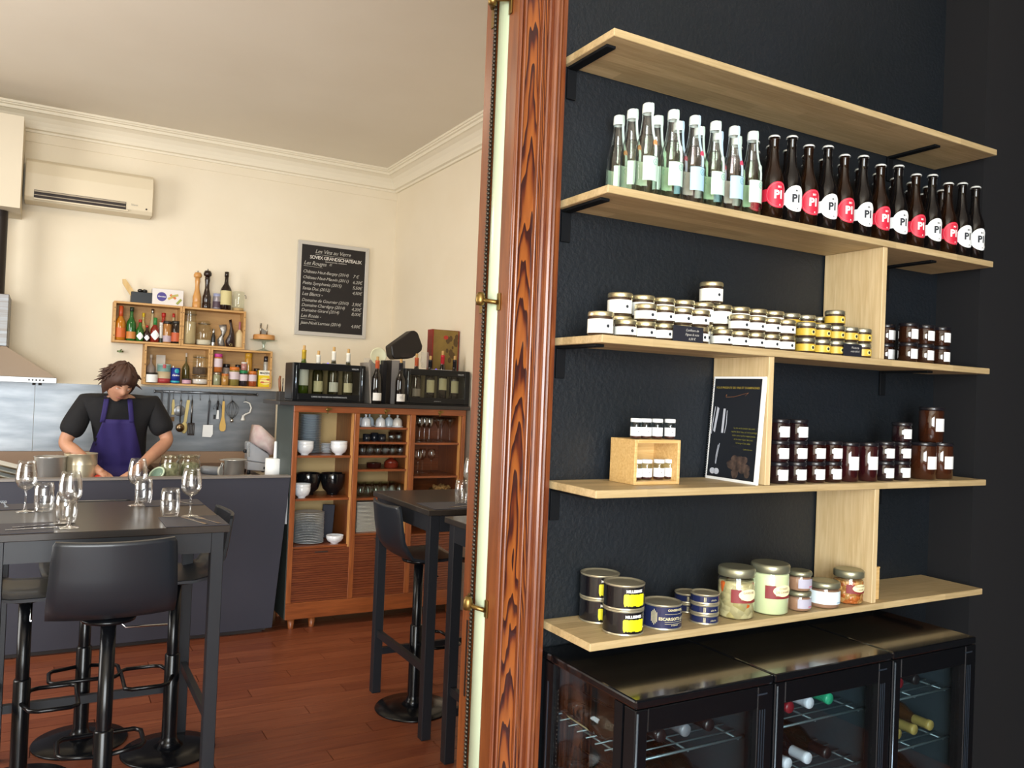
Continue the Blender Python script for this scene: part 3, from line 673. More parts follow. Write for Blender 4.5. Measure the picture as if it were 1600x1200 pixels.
cooler(*CX[2],'rightmost black wine cooler holding bottles with gold and red caps',False)
def lying(nm,capc,glassc):
    t=T('wine_bottle','','bottle')
    b=LA([(0,0),(.030,.0),(.0362,.006),(.0362,.185),(.033,.200),(.021,.222),(.0145,.240),(.0138,.292),(0,.292)],16).xf(Matrix.Rotation(PI/2,4,'X')).obj('glass_body',pm('wine glass '+nm,glassc,.07,coat=.5),t)
    LA([(.0143,.236),(.0148,.238),(.0148,.280),(.0156,.282),(.0156,.290),(.0142,.2935),(0,.2935)],14).xf(Matrix.Rotation(PI/2,4,'X')).obj('capsule',pm('capsule '+nm,capc,.35,coat=.2),t)
    M().lathe([(.0367,.055),(.0367,.145)],16,a0=-2.6,a1=1.0).xf(Matrix.Rotation(PI/2,4,'X')).obj('label',pm('cream bottle label','#b9b58a',.6),t)
    return Proto(t)
LB={'dark':lying('dark','#191619','#0c100d'),'red':lying('red','#7c1c26','#0f0c0d'),'white':lying('white','#cdd3dc','#0d0d10'),'gold':lying('gold','#9c8a4c','#3b2410'),'green':lying('green','#2fa277','#0f2a18'),'grey':lying('grey','#6d7076','#101010')}
gw='bottles lying in the wine coolers'
def lay(col,ci,k,z,label):
    x0,x1=CX[ci]; x=x0+.0635+k*.0755; LB[col].put((x,CY1-.036,z+.0388),label,group=gw)
RW=('second shelf','top shelf')
for ci,rows in enumerate(((('dark','grey','dark','dark'),('dark','dark','grey','dark')),(('red','white','white','dark'),('white','red','white','green')),(('gold','gold','gold','gold'),('red','red','dark','dark')))):
    for ri,row in enumerate(rows):
        for k,col in enumerate(row):
            if ci==2 and k==3 and ri==1: continue
            if ci!=0 and ci!=1 and k>3: continue
            if CX[ci][0]+.0635+k*.0755+.037>CX[ci][1]-.022: continue
            lay(col,ci,k,(.655,.80)[ri]-.0,'%s-capped wine bottle lying on the %s of the %s cooler, %s from left'%(col,RW[ri],('leftmost','middle','rightmost')[ci],ORD[k]))
    for k,col in enumerate((('dark','dark','dark','dark'),('red','white','red','white'),('gold','dark','gold','dark'))[ci]):
        if CX[ci][0]+.0635+k*.0755+.037>CX[ci][1]-.022: continue
        lay(col,ci,k,.50,'%s-capped wine bottle lying on the third shelf of the %s cooler, %s from left'%(col,('leftmost','middle','rightmost')[ci],ORD[k]))
# ================================================================ KITCHEN: wall fixtures
ac=T('air_conditioner','white wall air conditioner with a dark outlet slot beside the boxed duct','air conditioner',(-.19,6.985,2.905))
wp=pm('cream plastic','#dccfb4',.4)
M().prism([(0.02,0),(.0,.03),(-.0,.20),(.02,.29),(.06,.318),(.2,.318),(.2,0)],0,.865,lambda a,b,z:(z,a,b)).obj('housing',wp,ac,.004)
BX(.06,.675,-.004,.001,.021,.080).obj('outlet_slot',pm('slot dark','#2c2320',.6),ac)
M().box(.062,.672,-.010,-.0045,.066,.076).box(.062,.672,-.009,-.0045,.040,.046).obj('louvre',pm('louvre grey','#a89a84',.4),ac)
BX(.06,.69,-.012,.0,.010,.020).obj('lower_lip',wp,ac)
g=M(); text(g,tx('Silent',.022),lambda x,y:(.735+x,-.0012,.060+y)); g.obj('lettering',pm('grey ink','#8f8a82',.6),ac)
LA([(0,0),(.007,0),(.006,.003),(0,.003)],10).xf(Matrix.Rotation(PI/2,4,'X')).obj('indicator',pm('indicator dark','#3a302a',.4),ac,loc=(.82,-.0005,.045))
M().lathe([(.055,2.18),(.055,2.784)],20,(-.335,6.90,0)).obj('flue_pipe',pm('flue black','#1d1512',.5)); tag(bpy.data.objects['flue_pipe'],'dark flue pipe rising into the boxed duct above the hood','pipe')
steel=pm('brushed steel','#7b7672',.5,1,var=(3,'#8d9194',(1,1,30)))
hd=T('extractor_hood','stainless steel extractor hood with a sloping canopy at the left edge','hood',(0,0,0))
BX(-.62,-.245,6.74,7.17,1.815,2.18).obj('chimney',steel,hd,.003)
m=M(); a=[(-.62,6.745),(-.25,6.745),(-.25,7.17),(-.62,7.17)]; b=[(-.95,6.70),(.068,6.70),(.068,7.17),(-.95,7.17)]
m.v=[(x,y,1.606) for x,y in b]+[(x,y,1.814) for x,y in a]
for q in ((0,1,5,4),(1,2,6,5),(2,3,7,6),(3,0,4,7),(3,2,1,0),(4,5,6,7)): m.face(q)
m.obj('canopy',pm('canopy steel','#8a7d70',.35,.9),hd)
BX(-.95,.070,6.695,7.17,1.566,1.6055).obj('front_band',pm('bright steel','#a9abac',.45,1),hd,.002)
for i in range(5): LA([(0,0),(.006,0),(.005,.004),(0,.004)],8).xf(Matrix.Rotation(PI/2,4,'X')).obj('button',pm('slot dark','#2c2320',.6),hd,loc=(-.10+.022*i,6.6948,1.586))
sb=T('steel_splashback','brushed stainless steel splashback behind the cook','splashback',(0,KB,0))
spm=pm('splash steel','#94979a',.42,1,var=(2.2,'#70757a',(1,1,5)),bump=(2.5,.08))
for x0,x1 in ((-1.6,-.067),(-.064,1.745)): BX(x0,x1,-.014,-.008,1.045,1.565).obj('steel_panel',spm,sb)
for x in (-.085,-.045): BX(x,x+.022,-.02,-.0141,1.545,1.562).obj('panel_clip',pm('dark iron','#2a211c',.5,.6),sb)
# back counter and side worktop, bar counter
tile=pm('brown worktop','#4a352b',.3,var=(8,'#5d4334')); 
bc=T('back_counter','brown kitchen worktop running along the back wall and out to the bar','worktop',(0,0,0))
BX(-1.6,.70,6.58,7.15,.91,.95).obj('top',tile,bc)
sc_=T('side_counter','brown worktop running from the back wall to the bar, right of the cook','worktop',(0,0,0)); BX(.7505,1.415,5.47,7.15,.91,.95).obj('top',tile,sc_)
BX(-1.6,1.74,7.155,7.19,.905,1.044).obj('upstand',pm('light wood upstand','#8d735c',.5),bc)
BX(-1.6,.70,6.62,7.14,0,.909).obj('cupboard_front',pm('dark cupboard','#3a3532',.6),bc); BX(.77,1.33,5.50,6.6,0,.909).obj('side_cupboard',pm('dark cupboard','#3a3532',.6),sc_)
bar=T('bar_counter','dark grey bar counter hiding the kitchen work surface','counter',(0,5.425,0))
barm=pm('dark grey panel','#2c2d39',.55,var=(2,'#33333f'))
m=M().prism([(-1.5,.03),(1.356,.03),(1.434,1.012),(-1.5,1.012)],0,.03,lambda a,b,z:(a,z,b)); m.obj('front_panel',barm,bar,.002)
BX(-1.5,1.435,-.006,.07,1.0125,1.0255).obj('top_edge',pm('grey top edge','#7c7670',.4),bar)
BX(-1.5,.745,.031,.50,.915,.95).obj('work_surface',tile,bar); BX(-1.5,1.30,.040,.06,0,.03).obj('kick_shadow_strip',pm('slot dark','#2c2320',.6),bar);  # dark strip below the bar panel stands in for its kick shadow
M().prism([(.0305,.70),(.0305,1.012),(.085,1.012)],1.418,1.432,lambda a,b,z:(z,a,b)).obj('end_bracket',pm('white end panel','#c9cdd0',.5),bar)
# chalkboard
bb=T('chalkboard','framed wine-list chalkboard hanging on the cream wall','chalkboard',(2.202,KB-.031,2.487)); wb,hb,fw=.652,.832,.034
al=pm('aluminium','#cfccc6',.4,.45)
BX(-wb/2+fw-.004,wb/2-fw+.004,.008,.02,-hb/2+fw-.004,hb/2-fw+.004).obj('board',pm('chalkboard black','#1f1a19',.65),bb)
for s in (0,1,2,3):
    L=(wb,hb)[s%2]/2; d=(hb,wb)[s%2]/2
    m=M().prism([(-L,0),(L,0),(L-fw,fw),(-L+fw,fw)],0,.026); rot=Matrix.Rotation(PI/2,4,'X')
    m.mp(lambda x,y,z:(x,y-d,z)); m.xf(Matrix.Rotation(s*PI/2,4,'Z')); m.mp(lambda x,y,z:(x,-z+.026,y)); m.obj('frame_bar',al,bb,.002)
cw=pm('chalk','#b9b6ae',.8); g=M()
def ln(s,x,z,size,al_='LEFT',sh=.3,bo=0): text(M(),tx(s,size,sh,bo,al_,.92),lambda a,b:(x+a,.0075,z+b)).obj('chalk_line',cw,bb)
ln('Les Vins au Verre',-.01,.318,.050,'CENTER'); ln('Les Rouges  =',-.27,.208,.048)
for y,s,p in ((.135,'Château Haut-Bergey (2014)','7 €'),(.083,'Château Haut-Mauvin (2011)','6,20€'),(.033,'Petite Symphonie (2015)','5,50€'),(-.015,'Santa Duc (2012)','4,50€'),(-.118,'Domaine de Gournier (2010)','3,90€'),(-.163,'Domaine Chardigny (2014)','4,20€'),(-.207,'Domaine Girard (2014)','8,00€'),(-.318,'Jean-Noël Larmes (2014)','4,00€')):
    ln(s,-.276,y,.039); ln(p,.180,y-.004,.041)
ln('Les Blancs -',-.276,-.065,.043); ln('Les Rosés -',-.278,-.258,.043); y=-.258
for x0,x1,z in ((-.17,.18,.306),(-.27,-.10,.196),(-.278,-.14,y-.014)): M().tube([(x0,.0072,z),(x1,.0072,z-.006)],.0016,4).obj('chalk_underline',cw,bb)
g=M(); text(g,tx('Sovex GrandsChateaux'.upper(),.042,0,.0006,'CENTER',.86),lambda a,b:(a+.02,.0074,.264+b)); g.obj('printed_heading',pm('printed heading','#d8d3cc',.6),bb); text(M(),tx('NEGOCE DE VINS - BORDEAUX',.014),lambda a,b:(a+.02,.0074,.243+b)).obj('printed_subtitle',pm('printed heading','#d8d3cc',.6),bb)
# ---------------------------------------------------------------- wine crates on the wall
pine=wood('crate pine','#b98a4f','#d0a468',0,5,.55,10); pineb=wood('crate back pine','#a87c48','#c49a62',0,3,.6,6)
CYF=7.023
def crate(x0,z0,label):
    t=T('wine_crate',label,'crate',(x0,CYF,z0),group='wine crates on the wall'); w,h,d,q=.495,.318,.172,.016
    BX(0,q,0,d,0,h).obj('side_board',pine,t,.001); BX(w-q,w,0,d,0,h).obj('side_board',pine,t,.001)
    BX(q+.0003,w-q-.0003,0,d,0,q).obj('bottom_board',pine,t,.001); BX(q+.0003,w-q-.0003,0,d,h-q,h).obj('top_board',pine,t,.001)
    for i in range(3): BX(q+.0003,w-q-.0003,d-.008,d-.0003,q+.0003+i*.0953,q+.0945+i*.0953).obj('back_board',pineb,t)
    m=M()
    for x in (q/2,w-q/2):
        for z in (.05,h/2,h-.05): m.box(x-.003,x+.003,-.0008,-.0001,z-.003,z+.003)
    m.obj('nail_heads',pm('dark iron','#2a211c',.5,.6),t)
crate(.437,1.903,'upper left wine crate holding sauce and liqueur bottles'); crate(.934,1.903,'upper right wine crate holding flour jar and pepper mill')
crate(.668,1.583,'lower left wine crate holding tins and squeeze bottles'); crate(1.165,1.583,'lower right wine crate holding coloured spice jars')
def kx(px,py,Y): return at(px,py,Y=Y)
def kbottle(px,wpx,ptop,zb,Y,label,glass,capm=None,lab=None,cat='bottle',nm='sauce_bottle',neck=.36,caplen=.13,kind='bottle',diamond=False,group=None):
    p=kx(px,ptop,Y); h=p.z-zb; r=wpx*mpp(p)/2; t=T(nm,label,cat,(p.x,Y,zb+.0005),group=group); nr=r*neck
    if kind=='bottle':
        pr=[(0,0),(r*.9,0),(r,r*.15),(r,h*.50),(r*.9,h*.56),(nr*1.25,h*.68),(nr,h*.76),(nr,h-.002),(0,h-.002)]; ca=[(nr*1.06,h*(1-caplen)),(nr*1.2,h*(1-caplen)+.001),(nr*1.2,h-.001),(nr*.95,h),(0,h)]
    else:
        pr=[(0,0),(r*.92,0),(r,r*.12),(r,h*.80),(r*.86,h*.86),(r*.86,h-.002),(0,h-.002)]; ca=[(r*.88,h*(1-caplen)),(r*.95,h*(1-caplen)+.001),(r*.95,h-.001),(r*.9,h),(0,h)]
    LA(pr,16).obj('body',glass,t)
    if capm: LA(ca,16).obj('cap',capm,t)
    if lab:
        z0,z1=h*lab[1],h*lab[2]
        if diamond:
            m=M(); rr=r*1.02; s=(z1-z0)/2; zc=(z0+z1)/2; k=6
            for i in range(k+1):
                u=-1+2*i/k; a=FRONT+.0+u*min(1.2,s/r); hh=s*(1-abs(u))
                m.v+=[(rr*math.cos(a),rr*math.sin(a),zc-hh),(rr*math.cos(a),rr*math.sin(a),zc+hh)]
            for i in range(k): m.face([2*i,2*i+2,2*i+3,2*i+1],True)
            m.obj('label',lab[0],t)
        else: arc(r*1.015,FRONT-1.4,FRONT+1.4,z0,z1,10).obj('label',lab[0],t)
    return t
def G(nm,c,r=.1,coat=.4): return pm(nm,c,r,coat=coat)
cg=thin('clear kitchen glass',(.93,.95,.92,1),1)
z1b,z2b=1.903+.0165,1.583+.0165; Ym,Yb_=7.06,7.13
rc=pm('red plastic cap','#b02a22',.4); gc=pm('green cap','#2f7a3a',.4); yc=pm('yellow cap','#d8b81e',.4); gs='sauce bottles in the upper left crate'
kbottle(189.7,15,478,z1b,Ym,'liqueur bottle with amber drink and orange neck, leftmost in the sauce crate',G('amber liqueur','#b5701a'),pm('orange foil','#b4481f',.35),(pm('orange label','#c9642a',.5),.08,.36),group=gs,caplen=.34)
kbottle(206.5,14,480,z1b,Ym,'tall green bottle with orange label in the sauce crate',G('green glass','#1d5a24'),pm('dark cap','#1c2a1c',.4),(pm('orange paper label','#c27a3a',.5),.06,.27),group=gs)
kbottle(219.5,11,499.5,z1b,7.05,'small green sauce bottle with red cap and white diamond label',G('green sauce','#2a5f22'),rc,(white,.05,.42),diamond=True,group=gs)
kbottle(224.5,9,489,z1b,Yb_,'bottle with a yellow cap standing behind the green sauce bottle',G('oil yellow','#c2ad6a'),yc,group=gs)
kbottle(230,9.5,508.5,z1b,7.05,'smallest dark sauce bottle with red cap and diamond label',G('dark sauce','#2a1512'),rc,(white,.05,.42),diamond=True,group=gs)
kbottle(239,10,483,z1b,Yb_,'clear swing-top bottle standing at the back of the sauce crate',G('pale syrup','#b3a27a'),pm('wire steel','#9a968c',.3,1),group=gs)
kbottle(243,13,496.5,z1b,7.05,'red hot-sauce bottle with green neck and white diamond label',G('red sauce','#7e1f14'),gc,(white,.07,.50),diamond=True,caplen=.30,group=gs)
kbottle(252.3,5.5,504,z1b,7.05,'slim white shaker bottle between the red sauce and the glass jar',G('white shaker','#c8c4bc'),pm('white lid','#d8d4cc',.4),(pm('dark cap','#1c2a1c',.4),.0,.22),kind='jar',group=gs)
kbottle(256,8.5,489,z1b,Yb_,'red-capped ketchup bottle at the back of the sauce crate',G('ketchup','#a5382a'),rc,group=gs,neck=.6)
kbottle(262,13,502,z1b,7.06,'short clear jar with orange filling in the sauce crate',G('orange filling','#a5703a'),pm('dark lid','#2a2622',.4),(pm('pale violet label','#b6a4ae',.5),.05,.33),kind='jar',nm='glass_jar',cat='jar',group=gs)
kbottle(271.5,9,490,z1b,Yb_,'red-capped clear bottle at the back right of the sauce crate',G('pale syrup','#b3a27a'),rc,group=gs)
kbottle(275.5,13,502,z1b,7.05,'dark bottle with an orange and white label, rightmost in the sauce crate',G('soy dark','#261a14'),pm('dark lid','#2a2622',.4),(pm('orange white label','#c05a34',.5),.08,.48),kind='jar',group=gs)
# on top of the upper crates
zt=1.903+.3185
p=kx(221.5,455,7.09); r=.058
t=T('utensil_tub','black tub holding a wooden spatula and dark knobs on the crates','tub',(p.x,7.085,zt))
tw,tdp,thh=.078,.05,.085
m=M().box(-tw,tw,-tdp,-tdp+.005,0,thh).box(-tw,tw,tdp-.005,tdp,0,thh).box(-tw,-tw+.005,-tdp+.005,tdp-.005,0,thh).box(tw-.005,tw,-tdp+.005,tdp-.005,0,thh).box(-tw+.005,tw-.005,-tdp+.005,tdp-.005,0,.004)
m.obj('tub',pm('black tub','#22262a',.35),t,.002)
m=M().prism([(-.018,0),(.018,0),(.021,.10),(.016,.19),(-.006,.20),(-.021,.17)],-.004,.004,lambda a,b,z:(a,z,b)); m.xf(Matrix.Translation((-.02,0,.012))@Matrix.Rotation(-.56,4,'Y'))
tag(m.obj('wooden_spatula',wood('pale spoon wood','#c9a566','#d9bb82',2,6,.5,8),loc=(p.x-.012,7.085,zt)),'pale wooden spatula leaning out of the black tub on the crates','spatula')
for dx in (-.012,.022): LA([(.006,.01),(.006,.085),(.018,.092),(.020,.104),(.012,.112),(0,.112)],12,(dx,.0,0)).obj('knob_handle',pm('dark knob','#1d1a18',.3,coat=.4),t)
p0,p1=kx(237.5,476,7.03),kx(286,479,7.03); bxw=p1.x-p0.x
t=T('biscuit_box','white biscuit box with a violet oval and wafers printed on it','box',(p0.x,7.03,zt)); bh=kx(262,452,7.03).z-zt
c=BX(0,bxw,0,.10,0,bh).obj('carton',pm('white carton','#e2dcd8',.5),t,.002)
M().prism([(bxw*.30+.036*math.cos(a),bh*.5+.036*math.sin(a)) for a in [2*PI*i/24 for i in range(24)]],-.0012,-.0004,lambda a,b,z:(a,z,b)).obj('oval_mark',pm('violet print','#4a3f8c',.5),c)
g=M(); text(g,tx('Gavottes',.016,.25,.0003),lambda x,y:(bxw*.30+x,-.0016,bh*.47+y)); g.obj('lettering',wink,c)
for i,(u,v,a,col) in enumerate(((.60,.48,.5,'#c9b060'),(.66,.55,-.6,'#d0703a'),(.72,.62,.3,'#b9ac62'),(.86,.26,.9,'#9aa04e'))):
    m=M().prism([(-.026,-.009),(.026,-.009),(.026,.009),(-.026,.009)],-.0012-.0003*i,-.0004); m.xf(Matrix.Rotation(a,4,'Z')); m.mp(lambda x,y,z:(bxw*u+x,z,bh*v+y)); m.obj('wafer_picture',pm('wafer '+str(i),col,.6),c)
def mill(px,ptop,zb,Y,mat,label,wpx):
    p=kx(px,ptop,Y); h=p.z-zb; r=wpx*mpp(p)/2
    t=T('pepper_mill',label,'pepper mill',(p.x,Y,zb+.0004))
    LA([(0,0),(r*.95,0),(r,.004),(r,h*.14),(r*.9,h*.15),(r*.95,h*.17),(r*.96,h*.30),(r*.80,h*.36),(r*.52,h*.50),(r*.50,h*.62),(r*.62,h*.72),(r*.62,h*.74),(r*.5,h*.75),(r*.66,h*.77),(r*.5,h*.79),(0,h*.79)],20).obj('body',mat,t)
    LA([(0,h*.79),(r*.5,h*.79),(r*.9,h*.83),(r*.95,h*.88),(r*.7,h*.945),(0,h*.96)],20).obj('head',mat,t)
    LA([(0,h*.955),(r*.16,h*.955),(r*.16,h*.99),(0,h)],8).obj('top_nut',pm('wire steel','#9a968c',.3,1),t)
mill(309.5,423,zt,7.08,pm('beech','#c48a4a',.35,coat=.3,var=(9,'#d09a58',(8,8,1))),'tall light beech pepper mill on the upper right crate',13)
mill(325,420,zt,7.08,pm('dark walnut','#23110d',.25,coat=.5),'tall dark brown pepper mill beside the light one',13)
kbottle(339.5,12.5,459,zt,7.08,'silver canister with a lavender lid beside the dark pepper mill',pm('silver print','#9a96a0',.3,.5),pm('lavender lid','#9499b8',.4),(pm('dark print band','#4e3c48',.5),.12,.5),kind='jar',nm='spice_canister',cat='canister',caplen=.28)
kbottle(354.7,17,425,zt,7.07,'dark brown wine bottle with a cream label on the crates',G('brown wine glass','#21140e'),G('brown wine glass','#21140e'),(pm('cream bottle label 2','#cfc38e',.6),.13,.50),nm='wine_bottle',neck=.33)
p=kx(373,456,7.09); t=T('clip_top_jar','clear clip-top jar with a little sugar, rightmost on the upper crates','jar',(p.x,7.09,zt+.0004)); hh=p.z-zt; r=19*mpp(p)/2
LA([(0,0),(r*.9,0),(r,.006),(r,hh*.80),(r*.93,hh*.86),(r*.93,hh*.9)],20).obj('glass_body',cg,t); LA([(0,.002),(r*.88,.003),(r*.93,.01),(r*.93,hh*.16),(0,hh*.16)],16).obj('sugar',pm('brown sugar','#c9a878',.8),t)
LA([(r*.98,hh*.9),(r*1.0,hh*.92),(r*.98,hh*.98),(r*.8,hh),(0,hh)],20).obj('glass_lid',cg,t); M().tube([(r*1.0,0,hh*.86),(r*1.22,0,hh*.80),(r*1.2,0,hh*.68)],.003,5).obj('wire_clip',pm('wire steel','#9a968c',.3,1),t)
# upper right crate
def tjar(px,wpx,ptop,zb,Y,label,fillcol,fill,neck=.9,nm='clip_top_jar',body=None):
    p=kx(px,ptop,Y); h=p.z-zb; r=wpx*mpp(p)/2; t=T(nm,label,'jar',(p.x,Y,zb+.0005))
    LA([(0,0),(r*.9,0),(r,.006),(r,h*.72),(r*neck,h*.84),(r*neck,h*.9)],20).obj('glass_body',cg,t)
    LA([(0,.003),(r*.86,.004),(r*.95,.01),(r*.95,h*fill),(0,h*fill)],16).obj('contents',pm('contents '+fillcol,fillcol,.8),t)
    LA([(r*neck*1.02,h*.9),(r*neck*1.08,h*.92),(r*neck*1.05,h*.98),(r*neck*.8,h),(0,h)],20).obj('glass_lid',cg,t)
    M().tube([(r*neck*1.1*math.cos(a),r*neck*1.1*math.sin(a),h*.88) for a in [2*PI*i/16 for i in range(16)]],.0022,5,True).obj('wire_clip',pm('wire steel','#9a968c',.3,1),t)
    return t
tjar(298,18.5,485,z1b,7.07,'tall clip-top jar filled with beige flour','#b7a27c',.66)
tjar(319.5,23,502,z1b,7.08,'round clip-top jar with white flour at the bottom','#d8cdbb',.22,.72)
kbottle(334,6.5,514,z1b,7.05,'small black and steel pepper mill in the upper right crate',pm('black mill','#1d1c1c',.3),pm('mill steel','#b9b6b0',.25,1),(pm('mill steel','#b9b6b0',.25,1),.02,.2),nm='small_pepper_mill',cat='pepper mill',neck=.5,caplen=.3)
def fold(nm,label,cat,pts,Y,mat,th=.02,back=.0):
    """a crumpled pouch: front outline from pixels on plane Y, with real thickness and a bulging front"""
    P=[kx(a,b,Y) for a,b in pts]; cx=sum(q.x for q in P)/len(P); cz=sum(q.z for q in P)/len(P); zb=min(q.z for q in P)
    m=M(); n=len(P)
    for s,y in ((1,0),(.72,-th*.45),(.35,-th*.6)): m.v+=[(( q.x-cx)*s,y,cz-zb+(q.z-cz)*s) for q in P]
    m.v.append((0,-th*.62,cz-zb)); m.v+=[((q.x-cx)*.9,th*.5,cz-zb+(q.z-cz)*.9) for q in P]
    for k in (0,1):
        for i in range(n): j=(i+1)%n; m.face([k*n+i,k*n+j,(k+1)*n+j,(k+1)*n+i],True)
    for i in range(n): j=(i+1)%n; m.face([2*n+i,2*n+j,3*n],True)
    b=3*n+1
    for i in range(n): j=(i+1)%n; m.face([i,b+i,b+j,j],False)
    m.face([b+i for i in range(n)])
    o=m.obj(nm,mat,loc=(cx,Y,zb)); return tag(o,label,cat)
foil=pm('silver pouch','#a7a39d',.35,.6,bump=(40,.6)); dpk=pm('dark pouch','#2a1815',.3,coat=.3,bump=(30,.5))
fold('foil_pouch','crumpled silver pouch in the upper right crate','pouch',[(341,542),(339,531),(347,520),(342,508),(354,507),(355,515),(348,530),(352,543)],7.08,foil)
fold('dark_pouch','dark brown pouch with a twisted neck in the upper right crate','pouch',[(354,544),(352,533),(358,522),(360,508),(358,500),(362,499),(363.5,509),(366,520),(367,533),(366,545)],7.05,dpk,.03)
M()
g=M().tube([(.014*(1 if i%2 else .55)*math.cos(PI*i/5),0,.016+.014*(1 if i%2 else .55)*math.sin(PI*i/5)) for i in range(10)],.0016,5,True); p=kx(361.5,536,7.0)
tag(g.obj('star_cutter',pm('gold wire','#c2b07a',.3,1),loc=(p.x,7.022,z1b+.001)),'star-shaped wire cookie cutter before the dark pouch','cutter')
kbottle(375,12,503,z1b,7.07,'cone-shaped cream bottle with a pink tip, rightmost in the upper right crate',pm('cream cone','#cdb88e',.5),pm('pink tip','#a0606c',.5),None,neck=.22,caplen=.34,nm='cone_bottle')
# lower left crate
zl=z2b
kbottle(237.6,17,582,zl,7.04,'jar with dark lid and white label, leftmost in the lower left crate',G('dark jar','#3a332e'),pm('dark lid','#2a2622',.4),(white,.03,.80),kind='jar',nm='glass_jar',cat='jar',caplen=.14)
kbottle(236.5,13.5,554,zl,7.10,'grey squeeze bottle behind the dark-lidded jar',pm('grey squeeze plastic','#9c8c82',.35),pm('clear nozzle','#bcae9e',.4),None,neck=.25,nm='squeeze_bottle')
m=BX(0,.068,0,.003,0,.16); m.xf(Matrix.Rotation(-.10,4,'X')); tag(m.obj('white_card',pm('white card','#d9cfc2',.6),loc=(kx(244,576,7.14).x,7.148,zl+.065)),'white card pinned at the back of the lower left crate','card')
p=kx(256.8,569,7.05); h=p.z-zl; r=20*mpp(p)/2; t=T('tea_canister','striped teal, beige and red canister in the lower left crate','canister',(p.x,7.055,zl+.0005))
LA([(0,0),(r,0),(r,h*.24),(0,h*.24)],20).obj('red_band',pm('red stripe','#a83a3e',.4),t); LA([(r,h*.2405),(r,h*.60),(0,h*.60)],20).obj('beige_band',pm('beige stripe','#b9a888',.4),t)
LA([(r,h*.6005),(r,h*.95),(0,h*.95)],20).obj('teal_band',pm('teal stripe','#6f938f',.4),t); LA([(r*1.02,h*.93),(r*1.02,h),(0,h)],20).obj('lid',pm('teal lid','#9ab4ae',.4),t)
arc(r*1.025,FRONT-.3,FRONT+.15,h*.78,h*.98,4).obj('red_tab',pm('red stripe','#a83a3e',.4),t)
p=kx(274.4,575,7.05); h=p.z-zl; r=14*mpp(p)/2; t=T('salt_tube','blue salt tube with white script and aqua bands','tube',(p.x,7.05,zl+.0005))
b=LA([(0,0),(r,0),(r,h),(0,h)],20).obj('tube',pm('salt blue','#1d2f86',.4),t)
arc(r*1.01,FRONT-1.5,FRONT+1.5,h*.06,h*.17,10).obj('aqua_band',pm('aqua','#2aa3b4',.4),b); arcdisc(r*1.01,FRONT+.2,r*.5,h*.80,12).obj('aqua_disc',pm('aqua','#2aa3b4',.4),b)
g=M(); text(g,tx('Cérébos',.017,.3,.0005),cyl(r*1.015,FRONT,h*.48)); g.obj('lettering',wink,b)
LA([(0,0),(.006,0),(.006,.012),(.003,.016),(0,.016)],8,(-r*.5,0,h)).obj('spout',white,t)
kbottle(291.6,11,551.7,zl,7.11,'squeeze bottle of dark green oil behind the pink-labelled jar',G('dark green oil','#4e4420'),pm('clear nozzle','#bcae9e',.4),None,neck=.22,nm='squeeze_bottle')
kbottle(291.6,13.5,591.5,zl,7.04,'squat dark jar with a pink label in the lower left crate',G('dark jar 2','#251d20'),pm('dark lid','#2a2622',.4),(pm('pink label','#c79aaa',.5),.05,.72),kind='jar',nm='glass_jar',cat='jar',caplen=.2)
tjar(312.6,24,586,zl,7.06,'low glass jar half filled with white sugar under another jar','#e2d6d2',.55,nm='glass_jar')
tjar(313,21.5,555,kx(312.6,586,7.06).z+.002,7.06,'clip-top jar of dark grains standing on the sugar jar','#55443a',.38)
# lower right crate
def spice(px,wpx,ptop,zb,Y,label,body,capm,lab=None,caplen=.2): return kbottle(px,wpx,ptop,zb,Y,label,body,capm,lab,kind='jar',nm='spice_jar',cat='jar',caplen=caplen,group='spice jars in the lower right crate')
pl=pm('pale pink label','#cdbcc2',.5); 
spice(339,11.5,582,zl,7.05,'clear spice jar with green herbs, leftmost in the lower right crate',G('pale herb','#8f9070'),pm('silver lid','#a8a090',.3,.8))
spice(341.5,12.7,553,kx(339,582,7.05).z+.003,7.05,'spice jar with a pink lid standing on the clear jar',G('orange spice','#a8602a'),pm('pink lid','#b83a86',.4),(pl,.28,.74))
spice(352,11,584,zl,7.035,'small amber spice jar with an orange lid',G('amber spice','#a87a3a'),pm('orange lid','#b8672a',.4))
spice(354,11,568.7,zl,7.11,'black-lidded jar behind the small amber jar',G('grey spice','#8a8078'),dkl)
spice(366.6,15.5,573.6,zl,7.05,'wide spice jar with an orange lid and olive spice',G('olive spice','#7d7038'),pm('bright orange lid','#c8702a',.4),(pl,.34,.74))
spice(372,9,570,zl,7.13,'black-lidded jar behind the wide orange-lidded jar',G('grey spice','#8a8078'),dkl)
spice(381,12.5,579,zl,7.045,'spice jar with a green lid and dark peppercorns',G('dark pepper','#2c2428'),pm('bright green lid','#1f7a4a',.4),(pl,.34,.74),.22)
spice(381.6,9,566,kx(381,579,7.045).z+.002,7.045,'tiny jar with a white lid standing on the green-lidded jar',G('rose spice','#a8746c'),pm('white lid','#d8d4cc',.4))
spice(389,11.5,552,zl,7.13,'tall jar of yellow spice at the back of the lower right crate',G('yellow spice','#b8862a'),pm('golden lid','#c9962a',.4),None,.14)
spice(395,12.5,580,zl,7.045,'spice jar with an orange lid and red spice beside the yellow carton',G('red spice','#9a4a26'),pm('bright orange lid','#c8702a',.4),(pl,.34,.76))
spice(401,9,576,zl,7.12,'black-lidded jar behind the red spice jar',G('grey spice','#8a8078'),dkl)
p0,p1=kx(403.3,608,7.03),kx(424,609,7.03); h=kx(413,579,7.03).z-zl; w=p1.x-p0.x
t=T('cornflour_box','yellow and white cornflour carton with two spoons printed on it','box',(p0.x,7.03,zl+.0005)); c=BX(0,w,0,.05,0,h).obj('carton',pm('yellow carton','#e2c416',.5),t,.001)
